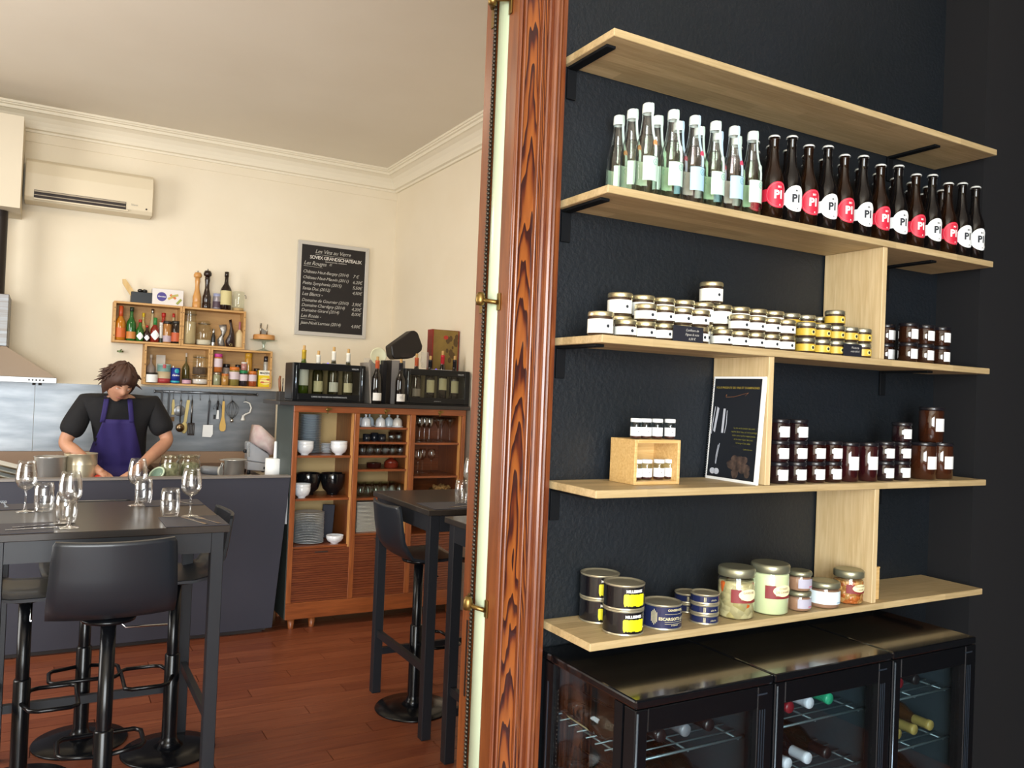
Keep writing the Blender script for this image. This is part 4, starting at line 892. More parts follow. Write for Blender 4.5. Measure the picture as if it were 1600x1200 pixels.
BX(.0005,w-.0005,-.001,-.0002,h*.70,h*.995).obj('white_panel',pm('carton white','#ece6d2',.5),c)
g=M(); text(g,tx('MAIZENA',.0235,0,.0006,'CENTER',.9),lambda x,y:(w/2+x,-.0014,h*.78+y)); g.obj('lettering',ink,c)
M().prism([(w*.5+w*.40*math.cos(a),h*.35+h*.22*math.sin(a)) for a in [2*PI*i/16 for i in range(16)]],-.001,-.0002,lambda a,b,z:(a,z,b)).obj('pale_oval',pm('pale oval','#efdf8a',.5),c)
g=M()
for sx,zc in ((1,.45),(-1,.27)):
    g.prism([(w*.5+sx*w*.22+w*.15*math.cos(a),h*zc+h*.06*math.sin(a)) for a in [2*PI*i/12 for i in range(12)]],-.0016,-.001,lambda a,b,z:(a,z,b))
    g.box(min(w*.5-sx*w*.46,w*.5+sx*w*.08),max(w*.5-sx*w*.46,w*.5+sx*w*.08),-.0016,-.001,h*zc-.002,h*zc+.002)
g.obj('spoon_picture',pm('spoon print','#c9684a',.5),c)
spice(416,7.5,557,zl,7.12,'clear glass spice grinder with dark top behind the yellow carton',G('grinder glass','#9a968a'),dkl)
# cake stand with wooden disc on the lower right crate
zc4=1.583+.3185; p=kx(412.5,532,7.09)
t=T('cake_stand','glass cake stand standing on the lower right crate','cake stand',(p.x,7.095,zc4)); hh=p.z-zc4; r=54*mpp(p)/2*.62; 
gl2=thin('pale thick glass',(.80,.86,.84,1),1,0,1.6)
LA([(0,0),(.075,0),(.06,.006),(.016,.018),(.010,.03),(.016,hh*.42),(.009,hh*.55),(.015,hh*.72),(.02,hh-.012),(.10,hh-.006),(.115,hh+.002),(.115,hh+.004),(0,hh)],28).obj('glass_body',gl2,t)
t=T('wooden_cheese_board','round wooden board with a steel cheese scraper, on the cake stand','board',(p.x,7.095,zc4+hh+.005))
LA([(0,0),(.086,0),(.090,.004),(.088,.036),(.084,.042),(0,.042)],28).obj('disc',wood('board wood','#b98045','#cb9558',0,6,.5,6),t)
M().tube([(-.03,0,.042),(-.03,0,.135)],.007,8).tube([(-.036,0,.13),(-.024,0,.13)],.009,8).obj('spindle',pm('wire steel','#9a968c',.3,1),t)
M().tube([(.022,0,.042),(.022,0,.09),(.026,0,.135)],[.007,.006,.003],8).obj('handle_post',pm('wire steel','#9a968c',.3,1),t)
M().prism([(-.023,.05),(.017,.05),(.017,.075),(-.023,.10)],-.001,.001,lambda a,b,z:(a,z,b)).obj('scraper_blade',pm('dull steel','#8d8880',.45,.9),t)
# ---------------------------------------------------------------- utensil rail
RY=7.10
a,b=kx(242.7,608,RY),kx(401,615.5,RY); zr=1.531
t=T('utensil_rail','steel rail with hooks under the crates, above the splashback','rail',(0,RY,zr)); ax,bx_=a.x,b.x
M().tube([(ax,0,0),(bx_,0,0)],.0085,10).obj('bar',pm('rail steel','#8b9096',.28,1),t)
for x in (ax+.06,bx_-.03): M().tube([(x,0,0),(x,.07,.0)],.006,8).obj('mount',pm('rail steel','#8b9096',.28,1),t)
for x in (ax-.004,bx_+.004): M().tube([(x-.004,0,0),(x+.004,0,0)],.0125,10).obj('end_cap',pm('rail steel','#8b9096',.28,1),t)
hs_=pm('hook steel','#6f747a',.3,1); HZ=-.062
hk=M().tube([(0,-.0105,-.004),(0,-.008,.0095),(0,.004,.0115),(0,.0105,.002),(0,.009,-.02),(0,.002,-.045),(0,-.004,HZ),(0,-.012,HZ+.004),(0,-.014,HZ+.014)],.0022,6).mesh('hook',hs_)
hpx=[271,283,294.5,300.5,313,327.5,341,349.5,362.7,384.5]; hx=[kx(q,622,RY).x for q in hpx]
for x in hx: link('hook',hk,t,loc=(x,0,0))
HG='utensils hanging from the rail'; zh=zr+HZ-.001
def hang(nm,label,x,parts,cat,dy=-.006):
    t=T(nm,label,cat,(x,RY+dy,zh),group=HG)
    for n,m,mt in parts: m.obj(n,mt,t)
def zof(py): return kx(300,py,RY).z-zh+.004*0
black_h=pm('black handle','#1c1d20',.4); ivory=pm('ivory wood','#cdbb7c',.5); lw=wood('pale spoon wood','#c9a566','#d9bb82',2,6,.5,8); st2=pm('utensil steel','#7d7a78',.3,1)
hang('pastry_brush','wooden pastry brush, leftmost utensil on a hook',hx[0],[('handle',M().prism([(-.006,0),(.006,0),(.011,-.04),(.007,-.09),(.011,-.12),(-.011,-.12),(-.007,-.09),(-.011,-.04)],-.005,.005,lambda a,b,z:(a,z,b)),ivory),('ferrule',BX(-.014,.014,-.006,.006,-.140,-.1205),st2),('bristles',BX(-.013,.013,-.005,.005,-.175,-.1405),pm('bristle','#6a5236',.8))],'brush')
hang('ladle','steel ladle with a round bowl hanging from the rail',hx[1],[('handle',M().tube([(0,0,0),(0,0,-.03),(0,.0,-.185)],[.008,.005,.004],6),st2),('bowl',M().sphere((0,-.01,-.225),(.034,.022,.036),14,8),pm('ladle bronze','#8a765c',.25,1))],'ladle')
tag(LA([(0,0),(.042,0),(.044,.003),(.042,.006),(0,.006)],22).xf(Matrix.Rotation(PI/2,4,'X')).obj('strainer_disc',pm('strainer mesh','#a9adb2',.4,.7),loc=(kx(281,642,7.14).x,7.16,kx(281,642,7.14).z)),'round mesh splash disc hanging behind the ladle','strainer')
hang('wooden_spoon','long pale wooden spoon hanging from the rail',hx[2],[('handle',M().prism([(-.012,0),(.012,0),(.010,-.18),(-.012,-.18)],-.005,.005,lambda a,b,z:(a-.03*(b/.3)**1*-1,z,b)),ivory),('spoon_bowl',M().sphere((-.023,-.002,-.225),(.024,.008,.048),12,8),ivory)],'spoon')
hang('slotted_turner','dark slotted kitchen turner hanging from the rail',hx[3],[('handle',M().tube([(0,0,0),(0,0,-.19)],.006,6),st2),('blade',M().box(-.026,-.020,-.002,.002,-.28,-.19).box(-.014,-.008,-.002,.002,-.28,-.19).box(-.003,.003,-.002,.002,-.28,-.19).box(.008,.014,-.002,.002,-.28,-.19).box(.020,.026,-.002,.002,-.28,-.19).box(-.026,.026,-.003,-.0021,-.20,-.185).box(-.026,.026,-.003,-.0021,-.287,-.272),pm('dark blade','#3c3634',.4,.8))],'turner')
hang('rubber_scraper','white rubber scraper with a dark handle hanging from the rail',hx[5],[('handle',M().tube([(0,0,0),(0,0,-.03),(-.006,0,-.20)],[.009,.007,.006],6),pm('dark grey handle','#44474c',.4)),('blade',M().prism([(-.042,-.20),(.034,-.20),(.036,-.275),(.022,-.30),(-.046,-.297)],-.005,.005,lambda a,b,z:(a,z,b)),pm('white rubber','#e6e8e8',.5))],'scraper')
hang('peeler','peeler with a black handle and white guard hanging from the rail',hx[6],[('handle',M().tube([(0,0,0),(-.004,0,-.075)],.008,6),black_h),('wire_loop',M().tube([(-.034*math.cos(a),0,-.07+.05*math.sin(a)) for a in [PI*.1*i for i in range(11)]],.0025,5),hs_),('blade',M().prism([(-.004,-.076),(.008,-.076),(.010,-.15),(-.012,-.15)],-.004,.004,lambda a,b,z:(a,z,b)),pm('white rubber','#e6e8e8',.5)),('brush',BX(-.032,-.016,-.004,.004,-.15,-.115),black_h)],'peeler')
hang('wooden_spatula','wooden spatula with a rounded blade hanging from the rail',hx[7],[('spatula',M().prism([(-.009,0),(.009,0),(.010,-.13),(.025,-.20),(.024,-.235),(.012,-.25),(-.012,-.25),(-.024,-.235),(-.025,-.20),(-.010,-.13)],-.004,.004,lambda a,b,z:(a,z,b)),pm('yellow wood','#cfa95c',.5))],'spatula')
wk=M()
for k in range(5):
    an=PI*k/5; wk.tube([(.052*math.sin(PI*i/12)**.8*math.cos(an),.052*math.sin(PI*i/12)**.8*math.sin(an),-.15*i/12+.006) for i in range(13)],.0015,5)
    wk.tube([(-.052*math.sin(PI*i/12)**.8*math.cos(an),-.052*math.sin(PI*i/12)**.8*math.sin(an),-.15*i/12+.006) for i in range(13)],.0015,5)
hang('balloon_whisk','wire balloon whisk for a mixer hanging from the rail',hx[8],[('wires',wk,pm('whisk wire','#6a6d70',.3,1)),('collar',LA([(0,-.172),(.012,-.172),(.013,-.16),(.009,-.142),(0,-.142)],12),pm('whisk collar','#b9b6b0',.25,1))],'whisk',-.03)
hang('dough_hook','white enamelled dough hook, rightmost on the rail',hx[9],[('hook_arm',M().tube([(-.02,0,-.004),(0,0,.0),(.03,0,-.012),(.045,0,-.05),(.034,0,-.09),(0,0,-.105),(-.018,0,-.12)],[.003,.005,.006,.007,.007,.007,.009],8),pm('white enamel 2','#d9d8d2',.3)),('socket',LA([(0,-.158),(.016,-.158),(.018,-.15),(.010,-.13),(.009,-.115),(0,-.115)],12,(-.02,0,0)),pm('white enamel 2','#d9d8d2',.3))],'hook')
for i,(q,l,zz) in enumerate(((252.5,.13,'first dark strap'),(263.7,.19,'second, longer dark strap'))):
    x=kx(q,625,RY).x; m=M().tube([(0,-.011,-.004),(0,-.006,.0105),(0,.006,.0105),(0,.0115,-.004)],.0022,5).box(-.007,.007,-.016,-.0105,-l,-.001)
    tag(m.obj('knife_guard',pm('dark grey handle','#44474c',.4),loc=(x,RY,zr)),zz+' hanging at the left end of the rail','strap',HG)

t=T('gas_valve','small greenish brass valve on the cream wall left of the lower crates','valve',kx(187.5,549,7.18))
M().tube([(0,.018,0),(0,-.02,0)],.010,8).tube([(-.022,-.012,0),(.022,-.012,0)],.007,8).obj('valve_body',pm('green brass','#7c8a62',.4,.7),t)
M().tube([(.0,-.02,-.004),(.0,-.03,.010),(.012,-.03,.016)],.004,6).obj('lever',pm('green brass','#7c8a62',.4,.7),t)
# ================================================================ SIDEBOARD (tambour cabinet) AND WHAT IS IN AND ON IT
SY=5.44; SD=.42; SZ=1.49; SZ0=.067
swood=wood('sideboard teak','#7c421f','#9c582b',2,5,.35,12,coat=.2); swoodh=wood('sideboard teak across','#763d1c','#945027',0,5,.35,12,coat=.2); sback=pm('pale plywood back','#cfb078',.6,var=(2,'#d8ba84'))
def sx(px,py=700,Y=SY): return at(px,py,Y=Y).x
def sz(py,px,Y=SY): return at(px,py,Y=Y).z
X0,X1=1.440,2.712
P1=(sx(552.0),sx(559.5)); P2=(sx(639),sx(647)); PL_=X0+.033; PR=sx(720,690)
t=T('tambour_sideboard','tall open-fronted wooden sideboard with three bays of crockery','sideboard',(0,0,0)); sb_=t
BX(X0-.004,X0+.016,SY+.004,SY+SD,SZ0,SZ-.0005).obj('left_side',pm('dark side paint','#3a4340',.5),t)
BX(X1-.016,X1,SY+.004,SY+SD,SZ0,SZ-.0005).obj('right_side',swood,t)
zr0=sz(645,520)
BX(X0,X1,SY-.012,SY+.003,zr0,SZ-.0005).obj('top_rail',swoodh,t,.002)
BX(X0,X1,SY-.012,SY+.003,SZ0,.175).obj('bottom_rail',swoodh,t,.002)
for a,b in ((X0,PL_),P1,P2,(PR,X1)): BX(a,b,SY-.013,SY+.003,.1755,zr0-.0005).obj('stile',swood,t,.002)
for a,b in (P1,P2): BX((a+b)/2-.012,(a+b)/2+.012,SY+.0035,SY+SD-.012,SZ0+.02,SZ-.001).obj('partition',swood,t)
for a,b in ((P1[0]-.012,P1[0]-.001),(P2[0]-.012,P2[0]-.001),(PR-.012,PR-.001)): BX(a,b,SY+.0035,SY+.03,.48,zr0-.001).obj('shelf_runner',wood('pale runner wood','#b98045','#cb9558',2,6,.5,6),t)
XB=(P2[0]+P2[1])/2
BX(X0+.017,XB,SY+SD-.011,SY+SD,SZ0+.02,SZ-.001).obj('back_board',sback,t); BX(XB+.0005,X1-.017,SY+SD-.011,SY+SD,SZ0+.02,SZ-.001).obj('back_board',swoodh,t,label='reddish wooden back board of the right bay')
BX(X0+.017,X1-.017,SY+.0035,SY+SD-.012,SZ0+.0,SZ0+.019).obj('floor_board',swood,t)
bays=((X0+.017,(P1[0]+P1[1])/2-.0125),((P1[0]+P1[1])/2+.0125,(P2[0]+P2[1])/2-.0125),((P2[0]+P2[1])/2+.0125,X1-.017))
BZ=([sz(712,500),sz(779,500),sz(853,500)],[sz(668,600),sz(691,600),sz(712,600),sz(733.5,600),sz(778,590),sz(833,580)],[sz(692,680),sz(744,680),sz(777,680),sz(833,680)])
for (a,b),zz in zip(bays,BZ):
    for z in zz: BX(a+.0005,b-.0005,SY+.006,SY+SD-.0125,z-.014,z).obj('shelf',swoodh,t)
for k,((a,b),zz) in enumerate(zip(((PL_,P1[0]),(P1[1],P2[0]),(P2[1],PR)),BZ)):
    zt_=zz[-1]-.016; n=24; m=M()
    for i in range(n):
        h=(zt_-.176)/n; m.box(a+.0005,b-.0005,SY-.004,SY+.004,.176+i*h+.0008,.176+(i+1)*h-.0008)
    m.box(a+.0005,b-.0005,SY+.0041,SY+.006,.176,zt_); d=m.obj('tambour_shutter',wood('tambour wood','#5f2c18','#7b4022',0,5,.35,14,coat=.2),t)
    BX((a+b)/2-.045,(a+b)/2+.045,SY-.0065,SY-.0045,zt_-.026,zt_-.019).obj('finger_slot',pm('slot dark','#2c2320',.6),d)
for a,b in ((PL_,P1[0]),(P1[1],P2[0]),(P2[1],PR)):
    e=LA([(0,0),(.014,0),(.012,.004),(.005,.005),(0,.005)],12).xf(Matrix.Rotation(PI/2,4,'X')); e.box(-.004,.004,-.006,0,-.028,-.008).box(.008,.026,-.006,0,-.004,.012); e.obj('key_plate',brass,t,loc=((a+b)/2,SY-.0125,(zr0+SZ)/2))
for x in (X0+.05,X0+.19,X1-.19,X1-.06):
    for y in (SY+.03,SY+SD-.06): LA([(.018,0),(.026,.066),(0,.066)],12,(x,y,0)).obj('leg',swood,t)
wt=tag(BX(1.338,2.742,SY-.02,SY+SD+.02,SZ,SZ+.026).obj('worktop',pm('dark worktop','#2f2c2c',.4),None,.002),'dark worktop board lying on the sideboard','worktop')
# crockery
china=pm('white china','#e6eaee',.15,coat=.4); chinb=pm('bluish china','#d8e4ec',.2,coat=.3); blk=pm('black glaze','#141518',.12,coat=.5)
def stack(nm,label,cat,x,y,z,r,n,dz,mat,group,square=False):
    if square: me=M().box(-r,r,-r*.5,r*.5,0,dz*.55).mesh(nm,mat,.0015)
    else: me=LA([(0,.0),(r*.55,0),(r*.6,.0015),(r*.98,dz*.85),(r,dz*.95),(r*.97,dz*.97),(r*.6,.004),(0,.003)],24).mesh(nm,mat)
    for i in range(n):
        o=link(nm,me,loc=(x+random.uniform(-.001,.001),y+random.uniform(-.001,.001),z+.0006+i*dz)); 
        tag(o,label%(('%s from the bottom'%ORD[i]) if 1 else ''),cat,group)
z1,z2_,z3_=[q+.0002 for q in BZ[0]]
def bx(px,Y,py=700): return at(px,py,Y=Y).x
stack('side_plate','bluish side plate in the tall upper left stack, %s','plate',bx(483,5.68),5.68,z1,.079,38,.0071,chinb,'tall stack of side plates')
stack('dinner_plate','white dinner plate in the lower left stack, %s','plate',bx(482,5.58,830),5.58,z3_,.105,19,.0112,pm('plate white','#ecf0f2',.2,coat=.3),'stack of dinner plates')
stack('oblong_plate','white oblong plate in the middle bay stack, %s','plate',bx(573.5,5.53,800),5.545,BZ[1][5]+.0002,.083,23,.0092,pm('plate cream','#d9d8cf',.25,coat=.3),'stack of oblong plates',True)
stack('saucer','white saucer behind the right white bowl, %s','saucer',bx(510,5.66),5.66,z1,.045,7,.010,china,'small saucer stack')
def bowl(nm,r,h,mat):
    t=T(nm,'','bowl'); LA([(0,0),(r*.42,0),(r*.42,h*.08),(r*.80,h*.28),(r*.97,h*.62),(r,h*.985),(r*.985,h),(r*.965,h*.98),(r*.93,h*.62),(r*.72,h*.30),(0,h*.16)],24).obj('bowl',mat,t)
    LA([(r*.43,0),(r*.44,.001),(r*.44,h*.075)],20).obj('foot_ring',mat,t); return Proto(t)
wbw=bowl('footed_bowl',.058,.072,china)
for px,nm,z in ((476.5,'left pair on the upper left shelf',z1),(529.5,'right pair on the upper left shelf',z1),(474.5,'pair below, before the black bowls',z2_)):
    x=bx(px,5.515)
    wbw.put((x,5.515,z),'white footed bowl, lower of the %s'%nm,group='white footed bowls'); wbw.put((x,5.515,z+.022),'white footed bowl, upper of the %s'%nm,group='white footed bowls')
bkb=bowl('black_bowl',.086,.150,blk)
bkb.put((bx(482,5.66,757),5.665,z2_),'large black bowl behind the white bowls, left one',group='large black bowls'); bkb.put((bx(521,5.62,757),5.64,z2_),'large black bowl, right one in the left bay',group='large black bowls')
sbw=bowl('small_bowl',.060,.055,china); sbw.put((bx(523,5.51,846),5.515,z3_),'small white bowl beside the stack of dinner plates')
m=BX(-.042,.042,-.012,.012,0,.235); m.xf(Matrix.Rotation(.06,4,'Y')); tag(m.obj('dark_folder',pm('slate folder','#3a3d48',.5),None,.002,loc=(bx(513.5,5.66,820)-.006,5.70,z3_+.006)),'dark slate folder standing behind the small white bowl','folder')
# middle bay
def bell(px,Y,label,mat):
    t=T('butter_bell',label,'butter dish',(bx(px,Y,660),Y,BZ[1][0]+.0004),group='domed butter dishes')
    LA([(0,0),(.040,0),(.043,.004),(.040,.008),(0,.008)],20).obj('dish',china,t)
    LA([(.035,.0085),(.035,.030),(.031,.050),(.018,.064),(.006,.068),(.005,.072),(.009,.078),(.008,.086),(0,.088)],20).obj('dome',mat,t)
for px,Y,l,mt in ((571.5,5.53,'domed white butter dish, leftmost in front',china),(577,5.62,'domed bluish butter dish standing behind the leftmost one',chinb),(594.5,5.53,'domed white butter dish, middle of the front row',china),(607.5,5.60,'domed bluish butter dish behind the middle pair',chinb),(621,5.53,'domed white butter dish, rightmost',pm('warm china','#d6d2ca',.2,coat=.3))): bell(px,Y,l,mt)
tag(LA([(0,0),(.020,0),(.022,.004),(.022,.060),(.019,.062),(0,.058)],16).obj('white_beaker',china,loc=(bx(564,5.54,660)+.003,5.58,BZ[1][0]+.0004)),'small white beaker left of the butter dishes','beaker')
for px,Y,w,h,l in ((573,5.55,.028,.050,'black ramekin, left one on the second shelf of the middle bay'),(585,5.60,.027,.056,'black ramekin, second on the second shelf of the middle bay'),(596.5,5.55,.029,.050,'black ramekin, third on the second shelf of the middle bay')):
    tag(LA([(0,0),(w*.9,0),(w,.003),(w,h),(w*.93,h),(w*.9,.006),(0,.005)],18).obj('ramekin',pm('dark ramekin','#20242b',.2,coat=.4),loc=(bx(px,Y,684),Y,BZ[1][1]+.0004)),l,'ramekin','black ramekins')
tg=thin('tumbler glass cabinet',(.97,.98,.98,1),1,0,1.5,2.6); tgg=thin('greenish glass',(.93,.96,.91,1),1,0,1.5,2.6)
def tumbler_me(r,h,mat,nm): return LA([(0,0),(r*.85,0),(r*.9,.002),(r,h*.5),(r*.98,h),(r*.93,h),(r*.94,h*.5),(r*.82,.010),(0,.010)],16).mesh(nm,mat)
me=tumbler_me(.026,.066,tg,'tumbler'); me2=tumbler_me(.030,.085,tgg,'water_glass')
for row,Y in enumerate((5.52,5.59,5.66)):
    for i,px in enumerate((566,578,590,602,614,625)):
        tag(link('tumbler',me,loc=(bx(px,Y,702)-.0*row,Y,BZ[1][2]+.0004)),'clear tumbler on the middle bay third shelf, %s from left, %s row'%(ORD[i],('front','middle','back')[row]),'glass','tumblers in the middle bay')
    for i,px in enumerate((612,623)):
        tag(link('tumbler',me,loc=(bx(px,Y,684),Y,BZ[1][1]+.0004)),'clear tumbler beside the black ramekins, %s one in the %s row'%(('left','right')[i],('front','middle','back')[row]),'glass','tumblers in the middle bay')
for row,Y in enumerate((5.53,5.61,5.69)):
    for i,px in enumerate((561.5,573.5,586,598.5,611,623)):
        tag(link('water_glass',me2,loc=(bx(px,Y,766)+.006,Y,BZ[1][4]+.0004)),'greenish water glass on the middle bay fifth shelf, %s from left, %s row'%(ORD[i],('front','middle','back')[row]),'glass','greenish water glasses')
def dish(px,w,h,Y,mat,label,lid=False):
    t=T('casserole_dish',label,'dish',(bx(px,Y,728),Y,BZ[1][3]+.0004)); LA([(0,0),(w*.92,0),(w,h*.2),(w,h*.9),(w*1.05,h),(w*.95,h),(w*.92,h*.3),(0,h*.25)],24).obj('dish',mat,t)
    if lid: LA([(w*.9,h+.0005),(w*.9,h+.006),(w*.6,h+.02),(.012,h+.026),(.014,h+.036),(0,h+.038)],20).obj('lid',mat,t)
rg=pm('red glazed clay','#7a2c1c',.15,coat=.5); dg=pm('dark glazed clay','#35120f',.15,coat=.5)
dish(584,.052,.036,5.56,dg,'dark brown glazed dish on the fourth shelf of the middle bay'); dish(611,.052,.040,5.56,rg,'red glazed lidded dish on the fourth shelf of the middle bay',True)
# right bay: stemware
sg=thin('stemware glass',(.98,.98,.97,1),1,0,1.6,2.2)
def stem_me(h,r,nm,cone=False):
    b=[(r*.15,h*.55),(r*.7,h*.62),(r,h*.75),(r*.92,h*.9),(r*.8,h)] if not cone else [(.004,h*.55),(r*.5,h*.78),(r,h)]
    return LA([(0,0),(r*.85,0),(r*.8,.002),(.006,.006),(.0035,.02),(.0035,h*.5)]+b+[(q*.97,z) for q,z in b[::-1]]+[(0,h*.56)],16).mesh(nm,sg)
sm1=stem_me(.185,.030,'stem_glass'); sm2=stem_me(.180,.045,'cocktail_glass',True)
k=0
for Y in (5.53,5.62,5.71):
    for i,px in enumerate((655,662.5,670)):
        tag(link('stem_glass',sm1,loc=(bx(px,Y,670)+.004,Y,BZ[2][0]+.0004)),'slim stemmed glass in the upper right bay, %s in the %s row'%(ORD[i],('front','middle','back')[k]),'glass','stemmed glasses in the right bay')
    k+=1
for i,(px,Y) in enumerate(((685,5.535),(703,5.535),(690,5.65),(706,5.65))):
    tag(link('cocktail_glass',sm2,loc=(bx(px,Y,670),Y,BZ[2][0]+.0004)),'wide cocktail glass in the upper right bay, %s of the four'%('front left','front right','back left','back right')[i],'glass','cocktail glasses')
for i,(px,Y) in enumerate(((652.5,5.53),(659,5.64),(673,5.62))):
    tag(link('stem_glass',sm1,loc=(bx(px,Y,720)+.004,Y,BZ[2][1]+.0004)),'slim stemmed glass on the lower shelf of the right bay, %s of three'%ORD[i],'glass','stemmed glasses in the right bay')
t=T('cork_basket','low basket full of corks in the right bay','basket',(bx(688,5.58,770),5.58,BZ[2][2]+.0005))
LA([(0,0),(.075,0),(.088,.045),(.083,.045),(.072,.006),(0,.006)],20).obj('basket',pm('basket wicker','#7a5a34',.7,bump=(90,.8)),t)
m=M(); random.seed(9)
for i in range(70):
    a,r_=random.random()*6.28,.072*math.sqrt(random.random()); b=len(m.v); m.tube([(-.016,0,0),(.016,0,0)],.009,6)
    m.xf(Matrix.Translation((r_*math.cos(a),r_*math.sin(a),.030+.03*random.random()))@Matrix.Rotation(random.random()*6,4,'Z')@Matrix.Rotation(random.uniform(-.8,.8),4,'Y'),b)
o=m.obj('corks',pm('cork','#b8935c',.8),t); o['kind']='stuff'
# ---------------------------------------------------------------- on the worktop
ZT=SZ+.0264; dk=pm('dispenser black','#0f1013',.28,spec=.35); dgl=thin('dispenser glass',(.90,.89,.84,1),1,0,1.3)
def wine(nm,glassc,capc,lab,l0,l1,neckc=.075):
    t=T(nm,'','bottle'); r=.037; h=.300
    LA([(0,0),(r*.9,0),(r,.005),(r,.165),(r*.93,.185),(r*.60,.212),(.0155,.235),(.0143,.262),(.0143,h-.004),(0,h-.004)],18).obj('glass_body',pm('wine bottle '+glassc,glassc,.06,coat=.5),t)
    LA([(.0147,h-neckc),(.0152,h-neckc+.001),(.0150,h-.014),(.0158,h-.013),(.0158,h-.001),(0,h-.001)],16).obj('capsule',capc,t)
    LA([(.0095,h-.001),(.0098,h+.024),(.008,h+.026),(0,h+.026)],12).obj('cork',pm('cork','#b8935c',.8),t)
    arc(r+.0005,FRONT-1.0,FRONT+1.0,l0,l1,12).obj('label',lab,t); return t
cl1=pm('cream wine label','#cfcfae',.5); cl2=pm('pale wine label','#d3dad8',.5)
def dispenser(px0,px1,label,necks,tops,kinds,right):
    a=at(px0,600,Y=5.5).x; b=at(px1,602,Y=5.5).x; w=b-a; d=.215; h=.262
    t=T('wine_dispenser',label,'wine dispenser',(a,5.49,ZT),group='wine dispensers on the sideboard')
    BX(0,.035,.02,d,.012,h).obj('side_wall',dk,t,.004); BX(w-.035,w,.02,d,.012,h).obj('side_wall',dk,t,.004)
    BX(.0355,w-.0355,d-.018,d,.012,h-.0305).obj('back_wall',pm('dispenser inside','#8a7c58',.5),t)
    BX(0,w,.0,d,0,.0115).obj('base',dk,t,.002)
    BX(.0355,w-.0355,.02,.060,h-.03,h).obj('top_front',dk,t,.003); BX(.0355,w-.0355,.155,d,h-.03,h).obj('top_back',dk,t,.003)
    xs=[at(q,585,Y=5.595).x-a for q in necks]; e=[.0355]+[v for x in xs for v in (x-.021,x+.021)]+[w-.0355]
    m=M()
    for i in range(0,len(e),2):
        if e[i+1]>e[i]+.002: m.box(e[i],e[i+1],.0605,.1545,h-.028,h-.001)
    m.obj('top_plate',dk,t)
    m=M().box(.0,.036,0,.0195,.012,h-.002).box(w-.036,w,0,.0195,.012,h-.002).box(.0365,w-.0365,0,.0195,h-.045,h-.002).box(.0365,w-.0365,0,.0195,.012,.055)
    dr=m.obj('door_frame',dk,t,.002); BX(.037,w-.037,.006,.010,.0555,h-.0455).obj('door_glass',dgl,dr)
    for x in ((.020,) if right else (.020,w-.022)): M().tube([(x,-.002,.03),(x,-.002,h-.02)],.0035,8).obj('chrome_strip',pm('chrome strip','#9fb2c8',.15,1),dr)
    g=M(); text(g,tx('VINUM',.016),lambda x,y:(w-.075+x,-.0006,h-.034+y))
    if not right: text(g,tx('CARRÉ DES VIGNERONS INDÉPENDANTS',.0135),lambda x,y:(w*.5+x,-.0006,.030+y))
    else: text(g,tx('service du vin',.010),lambda x,y:(w*.5+x,-.0006,.028+y))
    g.obj('lettering',pm('silver print 2','#b9bcc0',.5),dr)
    BX(w*.40,w*.72,.004,.030,h+.0002,h+.004).obj('control_strip',pm('control strip grey','#9b9a9c',.3,.6),t); LA([(0,0),(.006,0),(.004,.003),(0,.003)],8,(w*.47,.012,h+.0042)).obj('blue_light',pm('blue led',(.10,.06,.9,1),.5,emit=2.5),t)
    for i,(x,k) in enumerate(zip(xs,kinds)):
        gl,cp,lb,l0,l1=k; tt=wine('white_wine_bottle' if not right else 'red_wine_bottle',gl,cp,lb,l0,l1)
        tt.location=(a+x,5.598,ZT+.0125); tag(tt,'wine bottle standing in the %s dispenser, %s from left'%(('right','left')[not right],ORD[i]),'bottle','bottles in the wine dispensers')
        d0=tops[i]; zt2=at(necks[i],d0,Y=5.598).z; tt.scale=(1,1,(zt2-ZT-.0125)/.326)
gy=pm('yellow foil','#b99a2c',.35,.3); wf=pm('white foil','#e2ded2',.4); bkf=pm('black foil','#171418',.35); rf=pm('red foil','#b2202c',.35,.2); of=pm('orange foil 2','#b3532f',.4)
dispenser(457,569.5,'black wine dispenser with four white-wine bottles, left on the sideboard',(474,496.8,520.8,543.5),(539.5,548,542,545),(('#3d5016',gy,cl2,.085,.195),('#33321a',wf,cl1,.055,.125),('#302e1c',wf,cl2,.052,.110),('#32301c',wf,pm('ivory wine label','#d8d5b8',.5),.052,.110)),False)
dispenser(632.5,732.5,'black wine dispenser with red-wine bottles, right on the sideboard',(650.5,672,691,710),(552.5,556,548,556),(('#1a0e0c',of,pm('grey wine label','#8f8882',.5),.045,.095),('#150c0c',bkf,cl1,.075,.16),('#150c0c',rf,cl1,.085,.155),('#150c0c',bkf,cl1,.075,.155)),True)
for px,py,Y,l,cp in ((588.5,557,5.50,'dark wine bottle with an orange neck between the two dispensers',of),(625.5,561,5.50,'dark wine bottle with a white scribbled label beside the right dispenser',bkf)):
    tt=wine('wine_bottle','#120e0c',cp,pm('white wine label','#dcd8d2',.5),.022,.075); x=bx(px,Y,600); tt.location=(x,Y,ZT); tag(tt,l,'bottle','wine bottles standing on the worktop'); tt.scale=(1,1,(at(px,py,Y=Y).z-ZT)/.326)
    if px>600:
        g=M().tube([((.0378)*math.cos(FRONT+q),(.0378)*math.sin(FRONT+q),.048+z) for q,z in ((-.4,.0),(-.2,.012),(-.25,-.01),(0,.006),(.1,.02),(.05,-.012),(.3,.004))],.0008,4); g.obj('scribble',ink,tt)
